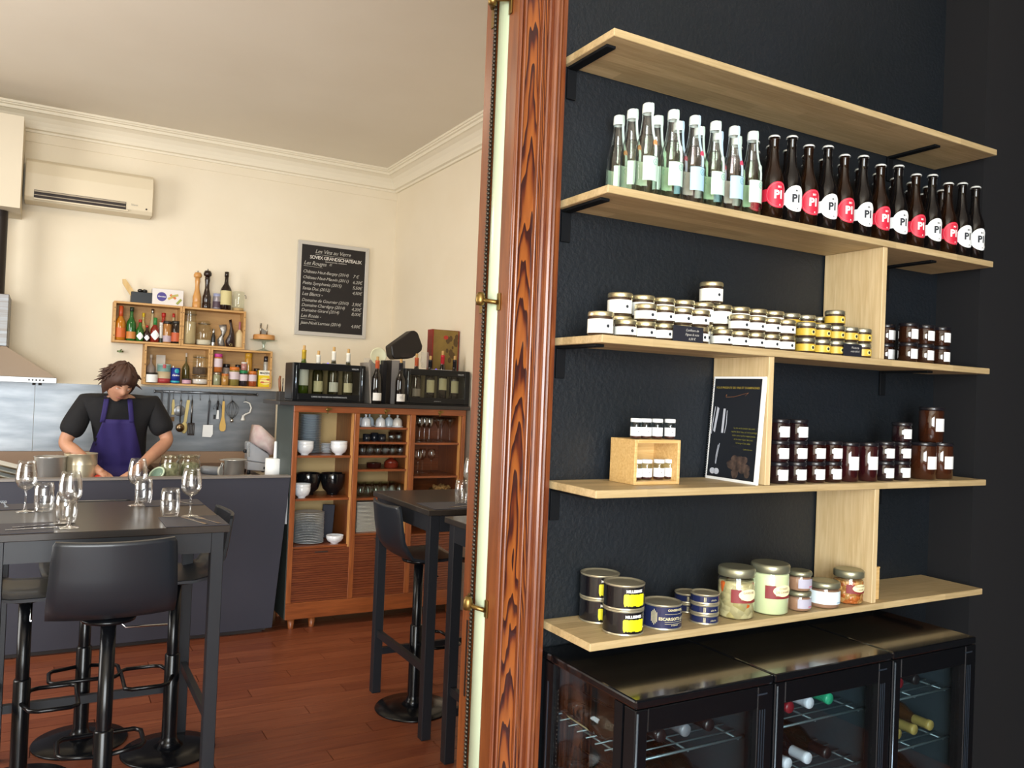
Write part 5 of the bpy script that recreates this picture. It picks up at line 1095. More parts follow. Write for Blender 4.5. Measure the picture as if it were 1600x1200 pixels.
for i,(dx,l) in enumerate(((0,'thin grey board leaning right of the left dispenser'),(.013,'second thin grey board leaning behind the first'))):
    m=BX(-.004,.004,-.09,.09,0,.29); m.xf(Matrix.Rotation(-.09,4,'Y')); tag(m.obj('menu_board',pm('grey board %d'%i,('#8f8880','#a39b92')[i],.5),None,.001,loc=(bx(577,5.58,628)-.018+dx,5.585+.02*i,ZT+.0008)),l,'board','leaning boards')
x=bx(597,5.62,556); z=at(597,556,Y=5.62).z
t=T('round_scale_dish','round cream dish standing upright behind the orange-necked bottle','dish',(x,5.70,z))
LA([(0,0),(.060,0),(.063,.006),(.060,.010),(.054,.006),(0,.006)],26).xf(Matrix.Rotation(PI/2,4,'X')).obj('dish',pm('cream dish','#e2e0bf',.4),t)
BX(-.05,.05,.002,.05,-(z-ZT),-.03).obj('stand',pm('clear stand','#8e8a84',.3),t)
pb=film('plastic bag film','#cfc9c0',.22)
m=M(); random.seed(4)
def blobbag(cx,cz0,w,h,d,nm,label,Y):
    m=M(); random.seed(len(label)); nu,nv=14,9
    m.grid(lambda u,v:(lambda a,rr:(w*rr*math.cos(a),d*rr*math.sin(a),h*v))(2*PI*u,(.75+.35*math.sin(PI*v*.9))*(1+.22*math.sin(5*2*PI*u+v*7)+.12*math.sin(11*2*PI*u+v*3))),nu,nv,False)
    tag(m.obj(nm,pb,loc=(cx,Y,cz0)),label,'bag')
blobbag(bx(581,5.78,580),ZT,.050,.33,.05,'plastic_bag','clear plastic bag standing behind the round cream dish',5.79)
blobbag(bx(659,5.70,580),ZT+.275,.026,.12,.03,'plastic_bag','grey plastic bag on the right dispenser, beside the picture box',5.65)
t=T('ring_binder','grey ring binder standing behind the scribbled-label bottle','binder',(bx(620,5.62,600),5.60,ZT))
BX(-.052,.052,0,.002,0,.318).obj('cover',pm('binder grey','#7f7a76',.5),t,.001); BX(-.056,-.0525,0,.16,0,.318).obj('spine',pm('binder spine dark','#2a2627',.4),t); BX(-.052,.052,.0025,.03,.004,.310).obj('paper_block',pm('binder paper','#b9b4ac',.6),t)
tag(BX(-.03,.0,0,.12,0,.315).obj('dark_box',pm('dark box','#1d1a1c',.4),None,.002,loc=(bx(607,5.60,600)-.002,5.64,ZT)),'narrow dark box between the wine bottles, left of the binder','box')
pts=[(605,541),(638,517.5),(643,517),(648,521),(655,541),(654,548),(640,559),(632,561),(612,562),(607,556)]
P=[at(a,b,Y=5.70) for a,b in pts]; cx=sum(q.x for q in P)/len(P); zb=min(q.z for q in P)
m=M().prism([((q.x-cx)*1.0,q.z-zb) for q in P],-.06,.06,lambda a,b,z:(a,z,b)); t=T('black_case','black rounded case tilted on top of the binder','case',(cx,5.69,zb))
m.obj('case_body',pm('black case','#17110f',.45),t,.012,2); M().prism([(-.06,.02),(.03,.02),(.05,.05),(-.06,.05)],-.0612,-.0602,lambda a,b,z:(a,z,b)).obj('pocket_edge',pm('black case seam','#241a17',.6),t)
a,b=at(676,514,Y=5.72),at(718,519,Y=5.72)
t=T('picture_box','tall gift box with a gold picture front and red edges, right end of the sideboard','box',(a.x,5.72,ZT)); w=b.x-a.x; h=a.z-ZT
BX(0,w,0,.09,0,h).obj('carton',pm('red carton','#8a2a20',.5),t,.001); BX(.012,w-.010,-.0012,-.0002,0.001,h-.002).obj('picture_panel',pm('gold picture','#8f7438',.45,var=(9,'#7a6230')),t)
m=M(); random.seed(2)
for i in range(14): 
    u,v,r_=w*(.55+.35*random.random()),h*(.55+.38*random.random()),.018*random.random()+.006
    m.prism([(u+r_*math.cos(q),v+r_*1.6*math.sin(q)) for q in [2*PI*k/7 for k in range(7)]],-.0016-.00002*i,-.0012,lambda a,b,z:(a,z,b))
m.obj('printed_figure',pm('brown print 2','#5a4424',.6),t); M().prism([(w*.5+.02*math.cos(q),h*.90+.016*math.sin(q)) for q in [2*PI*k/9 for k in range(9)]],-.0022,-.0017,lambda a,b,z:(a,z,b)).obj('red_spot',pm('red spot','#b2362a',.5),t)
t=T('knife_block','dark knife block at the left end of the worktop, with a brown-handled knife','knife block',(bx(437.5,5.52,620),5.50,ZT))
BX(-.018,.018,-.03,.05,0,.062).obj('block',pm('block dark','#26221f',.5),t,.002)
M().tube([(-.006,0,.0625),(-.010,0,.10),(-.013,0,.14),(-.009,0,.165)],[.008,.009,.009,.007],8).obj('knife_handle',pm('knife wood','#7a4a2a',.45),t); M().tube([(.012,.01,.0625),(.013,.01,.15)],.0035,6).obj('steel_rod',st2,t)
# ================================================================ ON THE KITCHEN WORK SURFACES
ZW=.9505
ss=pm('polished steel','#c9c8c4',.3,.75); 
def wx(px,Y,py=735): return at(px,py,Y=Y).x
def wz(py,px,Y): return at(px,py,Y=Y).z
p=at(79,713,Y=5.70); h=p.z-ZW; t=T('steel_pot','tall stainless steel pot on the bar worktop, left of the ridged can','pot',(p.x,5.70,ZW)); r=.086
LA([(0,0),(r*.95,0),(r,.006),(r,h-.004),(r+.004,h),(r-.002,h),(r-.004,.008),(0,.008)],28).obj('pot_body',ss,t)
M().tube([(-r,0,h*.8),(-r-.03,0,h*.82),(-r-.035,0,h*.7),(-r,0,h*.68)],.004,6).obj('side_handle',ss,t)
tag(LA([(0,0),(.022,0),(.024,.004),(.024,.13),(.016,.155),(.016,.175),(0,.175)],16).obj('brown_bottle',G('brown small bottle','#3a1d10'),loc=(wx(71.5,5.86),5.86,ZW)),'small brown bottle behind the steel pot','bottle')
tag(LA([(0,0),(.026,0),(.028,.004),(.026,.10),(.022,.125),(.026,.14),(.020,.158),(.006,.165),(.007,.175),(0,.178)],16).obj('chrome_shaker',ss,loc=(wx(88,5.86),5.85,ZW)),'small chrome shaker behind the steel pot','shaker')
p=at(127,708,Y=5.76); h=p.z-ZW; r=47*mpp(p)/2; t=T('ridged_can','large open ridged food can on the bar worktop','can',(p.x,5.76,ZW))
pr=[(0,.002),(r-.003,.002),(r+.001,.0),(r+.001,.004)]; n=16
for i in range(n): z0=.01+(h*.62)*i/n; pr+=[(r-.0012,z0),(r+.0004,z0+h*.31/n)]
pr+=[(r,h*.66),(r,h-.004),(r+.0015,h-.002),(r+.0010,h),(r-.0015,h),(r-.0015,.01),(0,.01)]
LA(pr,32).obj('can_body',pm('can metal','#d2c8ae',.3,.7),t)
t=T('white_trays','stack of white tilted trays with steel rims at the left end of the bar','trays',(wx(8,5.85),5.85,ZW))
for i in range(3):
    m=BX(-.16,.075,-.12,.12,0,.012); m.xf(Matrix.Translation((0,0,.045+.034*i))@Matrix.Rotation(.28,4,'Y')); m.obj('tray',pm('white tray','#eceee8',.4),t,.003)
    m=M().tube([(-.165,-.125,.006),(.08,-.125,.006)],.006,6); m.xf(Matrix.Translation((0,0,.045+.034*i))@Matrix.Rotation(.28,4,'Y')); m.obj('rim',pm('steel rim','#a9a28e',.3,1),t)
for x in (-.12,.04): BX(x,x+.02,-.02,.02,0,.05 if x<0 else .03).obj('support',pm('steel rim','#a9a28e',.3,1),t)
t=T('tomato','red tomato on the worktop beside the ridged can','tomato',(wx(157,5.70),5.70,ZW)); M().sphere((0,0,.036),(.040,.040,.036),16,10).obj('fruit',pm('tomato red','#a8281c',.2,coat=.3),t); LA([(0,.071),(.012,.073),(.003,.076),(0,.080)],6).obj('stem',pm('tomato stem','#3f5a22',.6),t)
# open jar lid with green seal leaning
t=T('jar_lid','round glass lid with a pale green rubber seal leaning on the herb jar','lid',(wx(245,5.74),5.74,ZW))
m=M().tube([(.05*math.cos(2*PI*i/24),.05*math.sin(2*PI*i/24),0) for i in range(24)],.0065,8,True); R_=Matrix.Translation((0,0,.062))@Matrix.Rotation(-.75,4,'Y')@Matrix.Rotation(.55,4,'X'); m.xf(R_)
m.obj('seal_ring',pm('pale green rubber','#c3d6bc',.4),t); m=LA([(0,-.002),(.046,-.002),(.046,.002),(.02,.006),(0,.006)],24).xf(R_); m.obj('glass_disc',pm('lid glass','#6f8a7c',.1,coat=.5),t)
BX(-.035,.0,-.012,.012,0,.022).obj('clip',pm('wire steel','#9a968c',.3,1),t)
hg=thin('herb jar glass',(.93,.95,.90,1),1,0,1.7,2.4)
for px,Y,w,l in ((267,5.80,32,'big glass jar of green herbs on the side worktop, left one'),(295,5.92,36,'big glass jar of green herbs on the side worktop, right one')):
    p=at(px,711,Y=Y); h=p.z-ZW; r=w*mpp(p)/2; t=T('herb_jar',l,'jar',(p.x,Y,ZW),group='jars of green herbs')
    LA([(0,0),(r*.9,0),(r,.006),(r,h*.72),(r*.86,h*.85),(r*.9,h*.9),(r*.98,h),(r*.94,h),(r*.84,h*.88)],24).obj('glass_body',hg,t)
    LA([(0,.004),(r*.86,.004),(r*.95,.012),(r*.93,h*.62),(r*.5,h*.72),(0,h*.70)],16).obj('herbs',pm('green herbs','#6a6d52',.7,bump=(60,1.),var=(22,'#9a987c')),t)
m=M().prism([(.10*math.cos(q),.07*math.sin(q)) for q in [2*PI*i/20 for i in range(20)]],0,.032); tag(m.obj('white_plate_stack',pm('white melamine','#ddd6c9',.4),None,.003,loc=(wx(329,5.72),5.73,ZW)),'white oval board on the side worktop before the steel tub','board')
t=T('hand_blender','grey hand blender lying on the side worktop','blender',(wx(331,6.05,730),6.05,ZW)); ang=.10
m=M().tube([(-.075,0,.055),(-.06,0,.055),(.04,0,.045),(.05,0,.045)],[.022,.03,.033,.028],14); m.obj('motor_body',pm('grey blender','#8d9096',.35),t)
m=M().tube([(.048,-.02,.045),(.060,-.028,.045)],.036,16); m.obj('white_end',pm('white enamel 2','#d9d8d2',.3),t); M().tube([(.055,-.02,.078),(.062,-.02,.105),(.072,-.02,.100),(.066,-.02,.075)],.004,6).obj('loop',pm('white enamel 2','#d9d8d2',.3),t)
BX(-.05,.05,-.03,.03,0,.013).obj('rest',pm('grey blender','#8d9096',.35),t); M().tube([(.06,-.03,.012),(.075,-.06,.006),(.085,-.12,.005),(.08,-.16,.005)],.004,6).obj('cable',pm('pale cable','#b9ae9c',.5),t)
p=at(367,717,Y=5.98); h=p.z-ZW; t=T('steel_tub','square-rimmed steel tub on the side worktop, left of the slicer','tub',(p.x,5.98,ZW)); r=.068
LA([(0,0),(r*.9,0),(r,.012),(r*1.02,h-.012),(r*1.2,h-.008),(r*1.22,h-.002),(r*1.0,h-.002),(r*.96,.012),(0,.010)],24).obj('tub_body',ss,t)
M().box(-r*1.5,-r*1.05,-.03,.03,h-.008,h-.003).obj('rim_tab',ss,t)
t=T('food_slicer','grey metal food slicer under a cloth on the side worktop','slicer',(wx(401,6.28,725),6.28,ZW)); sl=pm('slicer paint','#b9bcc2',.35,.4)
M().prism([(-.085,0.035),(.085,0.02),(.085,.075),(-.085,.10)],-.09,.11,lambda a,b,z:(a,z,b)).obj('base',sl,t,.004)
M().prism([(-.08,.101),(.08,.078),(.08,.145),(-.01,.205),(-.07,.245),(-.085,.235)],-.05,.05,lambda a,b,z:(a,z,b)).obj('motor_housing',sl,t,.006)
BX(-.088,-.066,-.06,-.045,.13,.24).obj('slice_plate',pm('slice plate','#d4d6d8',.25,1),t); BX(.03,.07,-.094,-.086,.04,.058).obj('switch',pm('dark handle','#22252a',.4),t)
LA([(0,0),(.013,0),(.013,.02),(.006,.026),(0,.026)],12).xf(Matrix.Rotation(-PI/2,4,'Y')).obj('knob',pm('dark handle','#22252a',.4),t,loc=(-.083,-.03,.17))
for x in (-.07,.07):
    for y in (-.07,.09): LA([(0,0),(.012,0),(.012,.04),(0,.04)],10,(x,y,0)).obj('foot',pm('dark handle','#22252a',.4),t)
P=[at(a,b,Y=6.17) for a,b in ((400,665),(408,665),(420,675),(432,686),(431,710),(424,712),(419,706),(408,700),(395,692),(397,678))]; cx=sum(q.x for q in P)/10; zb=min(q.z for q in P)
m=M(); n=10; random.seed(8)
for k,(s,y) in enumerate(((1,.10),(1.02,.02),(.95,-.03),(.6,-.06),(.25,-.065))): m.v+=[((q.x-cx)*s+random.uniform(-.004,.004),y+random.uniform(-.008,.008),.11+(q.z-zb-.11)*s) for q in P]
for k in range(4):
    for i in range(n): j=(i+1)%n; m.face([k*n+i,k*n+j,(k+1)*n+j,(k+1)*n+i],True)
m.face([4*n+i for i in range(n)],True); m.face([i for i in range(n)][::-1],True)
tag(m.obj('kitchen_cloth',pm('cloth','#cfc3bf',.8,var=(14,'#c2a6a6'),bump=(25,.4)),loc=(cx,6.20,zb)),'crumpled pale pinkish cloth draped over the slicer','cloth')
p=at(433,716,Y=5.80); h=p.z-ZW; r=29*mpp(p)/2
t=T('paper_roll','white kitchen paper roll on a spike at the right end of the worktop','paper roll',(p.x-.016,5.79,ZW))
LA([(.015,0),(r,0),(r,h),(.015,h),(.015,0)],26).obj('roll',pm('paper white','#eceeee',.7),t); LA([(.012,0),(.0125,h+.02),(.010,h+.115),(.006,h+.12),(0,h+.12)],12).obj('spike',pm('white spike','#dfe3e2',.3),t); LA([(0,-.0),(.012,-.0),(.012,.001),(0,.001)],12).obj('spike_foot',pm('white spike','#dfe3e2',.3),t)
tag(BX(-.045,.045,-.03,.03,0,.036).obj('butter_box',pm('pale butter box','#c9c2ae',.5),None,.003,loc=(wx(385,5.84,741),5.84,ZW)),'small pale butter box before the slicer','box')
# ================================================================ TABLES
dkt=pm('dark table top','#2b2724',.28,var=(3,'#352e29',(1,8,8))); dkl_=pm('dark table legs','#1d1f24',.42)
def table(x0,x1,y0,y1,label,H=1.07,stretch=True):
    t=T('bar_table',label,'table',((x0+x1)/2,(y0+y1)/2,0),group='high dark bar tables'); a,b=(x1-x0)/2,(y1-y0)/2
    BX(-a,a,-b,b,H-.026,H).obj('tabletop',dkt,t,.002)
    L=.047
    for sx_ in (-1,1):
        for sy2 in (-1,1): BX(sx_*(a-.018)-(L if sx_>0 else 0),sx_*(a-.018)+(0 if sx_>0 else L),sy2*(b-.018)-(L if sy2>0 else 0),sy2*(b-.018)+(0 if sy2>0 else L),0,H-.0265).obj('leg',dkl_,t,.002)
    for s in (-1,1):
        BX(-a+.0655,a-.0655,s*(b-.030)-.011,s*(b-.030)+.011,H-.105,H-.0265).obj('apron',dkl_,t); BX(s*(a-.030)-.011,s*(a-.030)+.011,-b+.0655,b-.0655,H-.105,H-.0265).obj('apron',dkl_,t)
    BX(-a+.0655,a-.0655,b-.055,b-.030,.20,.235).obj('stretcher',dkl_,t)
    for s in (-1,1): BX(s*(a-.042)-.012,s*(a-.042)+.012,-b+.0655,b-.0655,.30,.335).obj('stretcher',dkl_,t)
    return t
table(-.165,.645,3.285,4.06,'high dark bar table set with glasses in front of the bar')
table(1.560,2.36,3.462,4.20,'high dark bar table before the sideboard, with a stool at its left')
table(1.555,2.36,2.52,3.282,'nearest high dark bar table, mostly hidden by the doorway')
# ---------------------------------------------------------------- bar stools
shell=pm('stool shell','#1b1f25',.38,coat=.15); gloss=pm('stool gloss black','#0b0c0f',.22,spec=.35)
def stool_parts(seat,t,low=.42):
    # side profile: y backwards(-) .. forwards(+), relative to seat height
    pf=[(.200,-.030),(.185,-.008),(.14,.0),(.05,-.006),(-.05,-.004),(-.115,.010),(-.160,.040),(-.185,.085),(-.197,.15),(-.205,.21),(-.212,.255),(-.214,.268)]
    wd=[.330,.350,.365,.375,.385,.390,.392,.388,.380,.374,.366,.350]
    n=len(pf); m=M(); K=12
    def pt(i,k,off):
        y,z=pf[i]; a=pf[max(0,i-1)]; b=pf[min(n-1,i+1)]; ty,tz=b[0]-a[0],b[1]-a[1]; l=math.hypot(ty,tz); ny,nz=-tz/l,ty/l
        u=-1+2*k/K; x=u*wd[i]/2; curve=.030*u*u*(1 if i>5 else .35)
        # sides curl up on the seat and forward on the back
        ny2,nz2=(-ny,-nz)
        return (x*(1-.01*abs(u)**6),y+ny2*(curve-off)*1.0,z+nz2*(curve-off))
    for off in (0,.012):
        for i in range(n):
            for k in range(K+1): m.v.append(pt(i,k,off))
    s=n*(K+1)
    for o,fl in ((0,0),(s,1)):
        for i in range(n-1):
            for k in range(K):
                q=[o+i*(K+1)+k,o+i*(K+1)+k+1,o+(i+1)*(K+1)+k+1,o+(i+1)*(K+1)+k]; m.face(q[::-1] if fl else q,True)
    for i in range(n-1):
        for k in (0,K): m.face([i*(K+1)+k,(i+1)*(K+1)+k,s+(i+1)*(K+1)+k,s+i*(K+1)+k])
    for k in range(K):
        for i in (0,n-1): m.face([i*(K+1)+k,i*(K+1)+k+1,s+i*(K+1)+k+1,s+i*(K+1)+k])
    m.obj('seat_shell',shell,t,loc=(0,0,seat))
    LA([(0,seat-.022),(.09,seat-.022),(.085,seat-.034),(.03,seat-.05),(0,seat-.05)],16).obj('seat_plate',gloss,t)
    LA([(.0245,low),(.0245,seat-.05),(0,seat-.05)],18).obj('upper_column',gloss,t)
    LA([(0,.02),(.060,.022),(.036,.045),(.031,.07),(.031,low),(.027,low+.006),(0,low+.006)],18).obj('column',gloss,t)
    LA([(0,0),(.192,0),(.195,.004),(.190,.010),(.10,.018),(.06,.022),(0,.022)],40).obj('base_disc',gloss,t)
    f=.13; z=.335
    M().tube([(-.025,.0,z),(-.12,.03,z),(-.135,.06,z),(-.135,.17,z),(-.115,.195,z),(.115,.195,z),(.135,.17,z),(.135,.06,z),(.12,.03,z),(.025,.0,z)],.0085,8).obj('footrest',gloss,t)
    M().tube([(.03,.02,seat-.045),(.055,.02,seat-.072),(.19,.02,seat-.076)],.004,6).obj('lift_lever',pm('chrome lever','#c4c8cc',.15,1),t)
def stool(x,y,seat,rz,label,low=.42):
    t=T('bar_stool',label,'bar stool',(x,y,0),rz,group='black bar stools'); stool_parts(seat,t,low); return t
stool(.222,3.10,.832,0,'black bar stool with its back turned to us, front of the left table')
stool(.200,4.10,.775,PI,'black bar stool on the far side of the left table')
stool(-.03,3.74,.775,-PI/2,'black bar stool at the left end of the left table')
stool(.535,3.85,.775,PI/2,'black bar stool at the right side of the left table')
stool(1.700,3.87,.785,-PI/2,'black bar stool pulled up at the left side of the table before the sideboard')
# ---------------------------------------------------------------- place settings
glass=thin('drinking glass',(.97,.975,.98,1),1,0,1.75,2.0)
def wine_glass(label,x,y,h=.215,r=.040):
    t=T('wine_glass',label,'wine glass',(x,y,1.0706),group='wine glasses on the tables')
    o=[(.0045,h*.42),(r*.35,h*.445),(r*.75,h*.50),(r*.97,h*.58),(r,h*.65),(r*.95,h*.78),(r*.82,h*.92),(r*.74,h)]
    i=[(q-.0011,z) for q,z in o[::-1][:-2]]+[(r*.3,h*.462),(0,h*.452)]
    LA(o+i,28).obj('bowl',glass,t); LA([(0,0),(.034,0),(.0345,.0012),(.030,.003),(.010,.007),(.0045,.014),(.0034,h*.2),(.0036,h*.36),(.0045,h*.4195),(0,h*.4195)],24).obj('stem_and_foot',glass,t)
def tumbler(label,x,y,h=.115,r=.038):
    t=tag(LA([(0,0),(r*.80,0),(r*.84,.002),(r*.97,h*.3),(r,h*.55),(r*.96,h*.8),(r*.86,h),(r*.83,h),(r*.93,h*.8),(r*.965,h*.55),(r*.93,h*.3),(r*.76,.014),(0,.012)],28).obj('tumbler',glass,loc=(x,y,1.0706)),label,'glass','water tumblers on the tables')
for px,py,l in ((39,800,'wine glass at the far left place of the left table'),(107.5,825,'wine glass at the near left place, front of the left table'),(213,790,'wine glass at the far right place of the left table, behind a tumbler'),(297,807,'wine glass at the near right place of the left table, beside a tumbler')):
    p=at(px,py,Z=1.07); wine_glass(l,p.x,p.y,.195 if px>250 else .205)
for px,py,l in ((68,799,'tumbler beside the far left wine glass on the left table'),(103,821,'tumbler behind the near left wine glass of the left table'),(223.5,788,'tumbler beside the far right wine glass on the left table'),(265,808,'tumbler left of the near right wine glass on the left table')):
    p=at(px,py,Z=1.07); tumbler(l,p.x-(.0 if px!=103 else .0),p.y+(.05 if px==103 else 0))
p=at(721,789,Z=1.07); tumbler('tumbler on the table before the sideboard, beside the doorway edge',p.x,p.y,.12,.036)
p=at(737,782,Z=1.07); wine_glass('wine glass on the table before the sideboard, half hidden by the doorway',p.x,p.y+.02,.215)
mat_=pm('slate placemat','#33323c',.6)
def placemat(x0,x1,y0,y1,l): return tag(BX(0,x1-x0,0,y1-y0,0,.0025).obj('placemat',mat_,None,.0006,loc=(x0,y0,1.0702)),l,'placemat','dark slate placemats')
placemat(-.163,.048,3.295,3.52,'dark placemat at the near left place of the left table'); placemat(.415,.643,3.295,3.54,'dark placemat at the near right place of the left table')
placemat(.40,.640,3.86,4.045,'dark placemat at the far right place of the left table'); placemat(-.163,.0,3.88,4.045,'dark placemat at the far left place of the left table')
placemat(1.60,1.98,3.475,3.70,'dark placemat on the table before the sideboard')
cut=pm('cutlery steel','#c2c4c6',.15,1)
def knife(): return M().prism([(-.007,0),(.007,0),(.0055,.095),(.0085,.10),(.009,.17),(.002,.205),(-.006,.20),(-.0065,.10)],0,.003)
def fork():
    m=M().prism([(-.008,0),(.008,0),(.003,.05),(.003,.12),(.011,.135),(.012,.16),(-.012,.16),(-.011,.135),(-.003,.12),(-.003,.05)],0,.003)
    for q in (-.0105,-.0035,.0035,.0105): m.box(q-.0018,q+.0018,.16,.205,0,.003)
    return m
for kind,(px,py),rz,l in (('knife',(322,819),.32,'knife on the near right placemat of the left table'),('fork',(343,818),.32,'fork on the near right placemat, beside the knife'),('knife',(8,828.5),-1.45,'knife on the near left placemat of the left table'),('fork',(20,824.5),-1.25,'fork on the near left placemat, beside the knife'),('fork',(10,793),.1,'fork on the far left placemat of the left table'),('knife',(300,788),.4,'knife on the far right placemat of the left table'),('knife',(700,793),-1.35,'knife on the placemat of the table before the sideboard')):
    p=at(px,py,Z=1.074); tag((knife() if kind=='knife' else fork()).obj(kind,cut,None,.0006,loc=(p.x,p.y,1.0731)),l,kind,'cutlery on the tables').rotation_euler=(0,0,rz)
# ================================================================ THE COOK
def skin(nm,pts,edges,rad,mat,parent,sub=2,root=0):
    me=bpy.data.meshes.new(nm); me.from_pydata([tuple(p) for p in pts],edges,[]); o=bpy.data.objects.new(nm,me); C.objects.link(o)
    sk=o.modifiers.new('s','SKIN'); sk.use_smooth_shade=True
    for i,r in enumerate(rad):
        q=me.skin_vertices[0].data[i]; q.radius=r if isinstance(r,tuple) else (r,r); q.use_root=(i==root)
    ss_=o.modifiers.new('u','SUBSURF'); ss_.levels=sub; ss_.render_levels=sub
    bpy.context.view_layer.update()
    m2=bpy.data.meshes.new_from_object(o.evaluated_get(bpy.context.evaluated_depsgraph_get())); bpy.data.objects.remove(o)
    m2.name=nm; m2.materials.clear(); m2.materials.append(mat)
    for p in m2.polygons: p.use_smooth=True
    ob=bpy.data.objects.new(nm,m2); C.objects.link(ob); ob.parent=parent; return ob
skinm=pm('skin','#b98a6e',.5,var=(10,'#a87860')); shirt=pm('black cotton','#0e0e12',.85,bump=(14,.5)); trs=pm('dark trousers','#1c1d22',.8)
PX,PY=.455,0
man=T('person','cook in a black T-shirt and violet apron, bending over the bar with lowered head','person',(0,0,0))
V=Vector
pel=V((.46,6.10,.98)); wst=V((.46,6.07,1.12)); chs=V((.445,6.00,1.30)); upc=V((.43,5.95,1.42)); nck=V((.422,5.905,1.50)); hd0=V((.415,5.865,1.555))
shl,shr=V((.235,5.97,1.445)),V((.625,5.97,1.450)); ell,elr=V((.118,5.93,1.195)),V((.735,5.93,1.215)); wrl,wrr=V((.300,5.735,1.045)),V((.520,5.72,1.035))
hal,har=V((.338,5.69,1.02)),V((.480,5.675,1.01))
pts=[pel,wst,chs,upc,nck,hd0, shl,(shl+ell)/2,ell,ell.lerp(wrl,.35),wrl,hal, shr,(shr+elr)/2,elr,elr.lerp(wrr,.35),wrr,har,
     V((.36,6.12,.90)),V((.35,6.10,.50)),V((.35,6.14,.10)),V((.35,6.03,.045)), V((.56,6.12,.90)),V((.57,6.10,.50)),V((.57,6.14,.10)),V((.57,6.03,.045))]
ed=[(0,1),(1,2),(2,3),(3,4),(4,5),(3,6),(6,7),(7,8),(8,9),(9,10),(10,11),(3,12),(12,13),(13,14),(14,15),(15,16),(16,17),(0,18),(18,19),(19,20),(20,21),(0,22),(22,23),(23,24),(24,25)]
rad=[(.145,.10),(.135,.085),(.135,.085),(.095,.07),.056,.055, .062,.052,.046,.046,.030,(.036,.020), .062,.052,.046,.046,.030,(.036,.020), .085,.060,.042,(.045,.035),.085,.060,.042,(.045,.035)]
body=skin('body',pts,ed,rad,skinm,man)
# hands: palm continues the wrist, five bent fingers each
def hand(nm,wr,pa,side,tgt):
    d=(pa-wr).normalized(); up=V((0,0,1)); lat=d.cross(up).normalized()*side
    up=lat.cross(d).normalized(); up=up if up.z>0 else -up
    P=[wr.copy(),pa.copy()]; E=[(0,1)]; Rr=[.024,(.034,.017)]
    for f,(o,ln_) in enumerate(((-.027,.066),(-.009,.076),(.009,.071),(.026,.056))):
        b=len(P); s=pa+d*.035+lat*o
        P+=[s,s+d*ln_*.42+up*.004-V((0,0,.004)),s+d*ln_*.70-V((0,0,.020)),s+d*ln_*.80-V((0,0,.040))]; E+=[(1,b),(b,b+1),(b+1,b+2),(b+2,b+3)]; Rr+=[.0105,.0095,.0088,.0075]
    b=len(P); s=pa-lat*.030-d*.012
    P+=[s,s-lat*.018+d*.025-V((0,0,.008)),s-lat*.014+d*.050-V((0,0,.022))]; E+=[(1,b),(b,b+1),(b+1,b+2)]; Rr+=[.013,.011,.009]
    return skin(nm,P,E,Rr,skinm,man,2)
hand('hand',wrl,hal,1,None); hand('hand',wrr,har,-1,None)
# head: shaped ellipsoid, bent forward
HM=Matrix.Translation((.414,5.825,1.592))@Matrix.Rotation(.10,4,'Y')@Matrix.Rotation(.30,4,'Z')@Matrix.Rotation(.50,4,'X')
def face(x,y,z):
    # local: -y is the face, z up; unit sphere in, metres out
    X,Y,Z=x*.078,y*.098,z*.122
    if Z<0: X*=1-.30*(-z)**1.5; 
    if Z<-.02 and Y<0: Y*=1-.10*(-z)
    if y<-.2:
        e=math.exp(-((x/.22)**2+((z+.12)/.20)**2)); Y-=.026*e                       # nose
        e=math.exp(-(((abs(x)-.42)/.20)**2+((z-.06)/.13)**2)); Y+=.012*e              # eye sockets
        e=math.exp(-((x/.5)**2+((z-.24)/.10)**2)); Y-=.005*e                          # brow
        e=math.exp(-((x/.32)**2+((z+.50)/.10)**2)); Y-=.006*e                         # lips
        e=math.exp(-((x/.30)**2+((z+.86)/.16)**2)); Y-=.012*e                         # chin
    return V((X,Y,Z))
h=M(); h.sphere((0,0,0),1,40,32); h.mp(lambda x,y,z:HM@face(x,y,z)); head=h.obj('head',skinm,man)
for sd in (-1,1):
    e=M().sphere((0,0,0),(.010,.018,.030),10,8); e.mp(lambda x,y,z:HM@V((sd*.078+x,.012+y,-.004+z))); e.obj('ear',skinm,head)
    e=M().sphere((0,0,0),(.0115,.010,.0085),12,8); e.mp(lambda x,y,z:HM@V((sd*.032+x,-.078+y,.006+z))); e.obj('eye',pm('eye white','#d9d2c8',.3),head)
    e=M().sphere((0,0,0),(.015,.010,.0055),10,6); e.mp(lambda x,y,z:HM@V((sd*.032+x,-.083+y,.011+z))); e.obj('eyelid',skinm,head)
    e=M().tube([(sd*.014,-.092,.026),(sd*.032,-.094,.031),(sd*.050,-.082,.026)],[.003,.004,.002],6); e.mp(lambda x,y,z:HM@V((x,y,z))); e.obj('eyebrow',pm('hair','#3a2116',.6),head)
e=M().tube([(-.024,-.082,-.060),(-.010,-.091,-.058),(0,-.0915,-.059),(.010,-.091,-.058),(.024,-.082,-.060)],[.002,.005,.0045,.005,.002],6); e.mp(lambda x,y,z:HM@V((x,y,z))); e.obj('mouth',pm('lips','#8f5a4c',.45),head)
hair=pm('hair','#3a2116',.6,var=(40,'#2a160e',(1,1,.3)))
random.seed(21); hm=M()
def hp(u,v):
    a=2*PI*u; th=PI*(.60+.10*abs(math.cos(a))*(1 if math.cos(a)>0 else 1.2))*v; x=math.sin(th)*math.cos(a); y=math.sin(th)*math.sin(a); z=math.cos(th)
    k=1.22+.035*math.sin(9*a+4*v)+.03*math.sin(17*a)*v
    if y<-.1: z+=.66*(v**2)*min(1,(-y)*1.5)          # hairline lifted over the brow
    return HM@V((x*.078*k,y*.098*k+.004,z*.122*k))
hm.grid(hp,48,14); hm.obj('hair_cap',hair,head)
hs2=M()
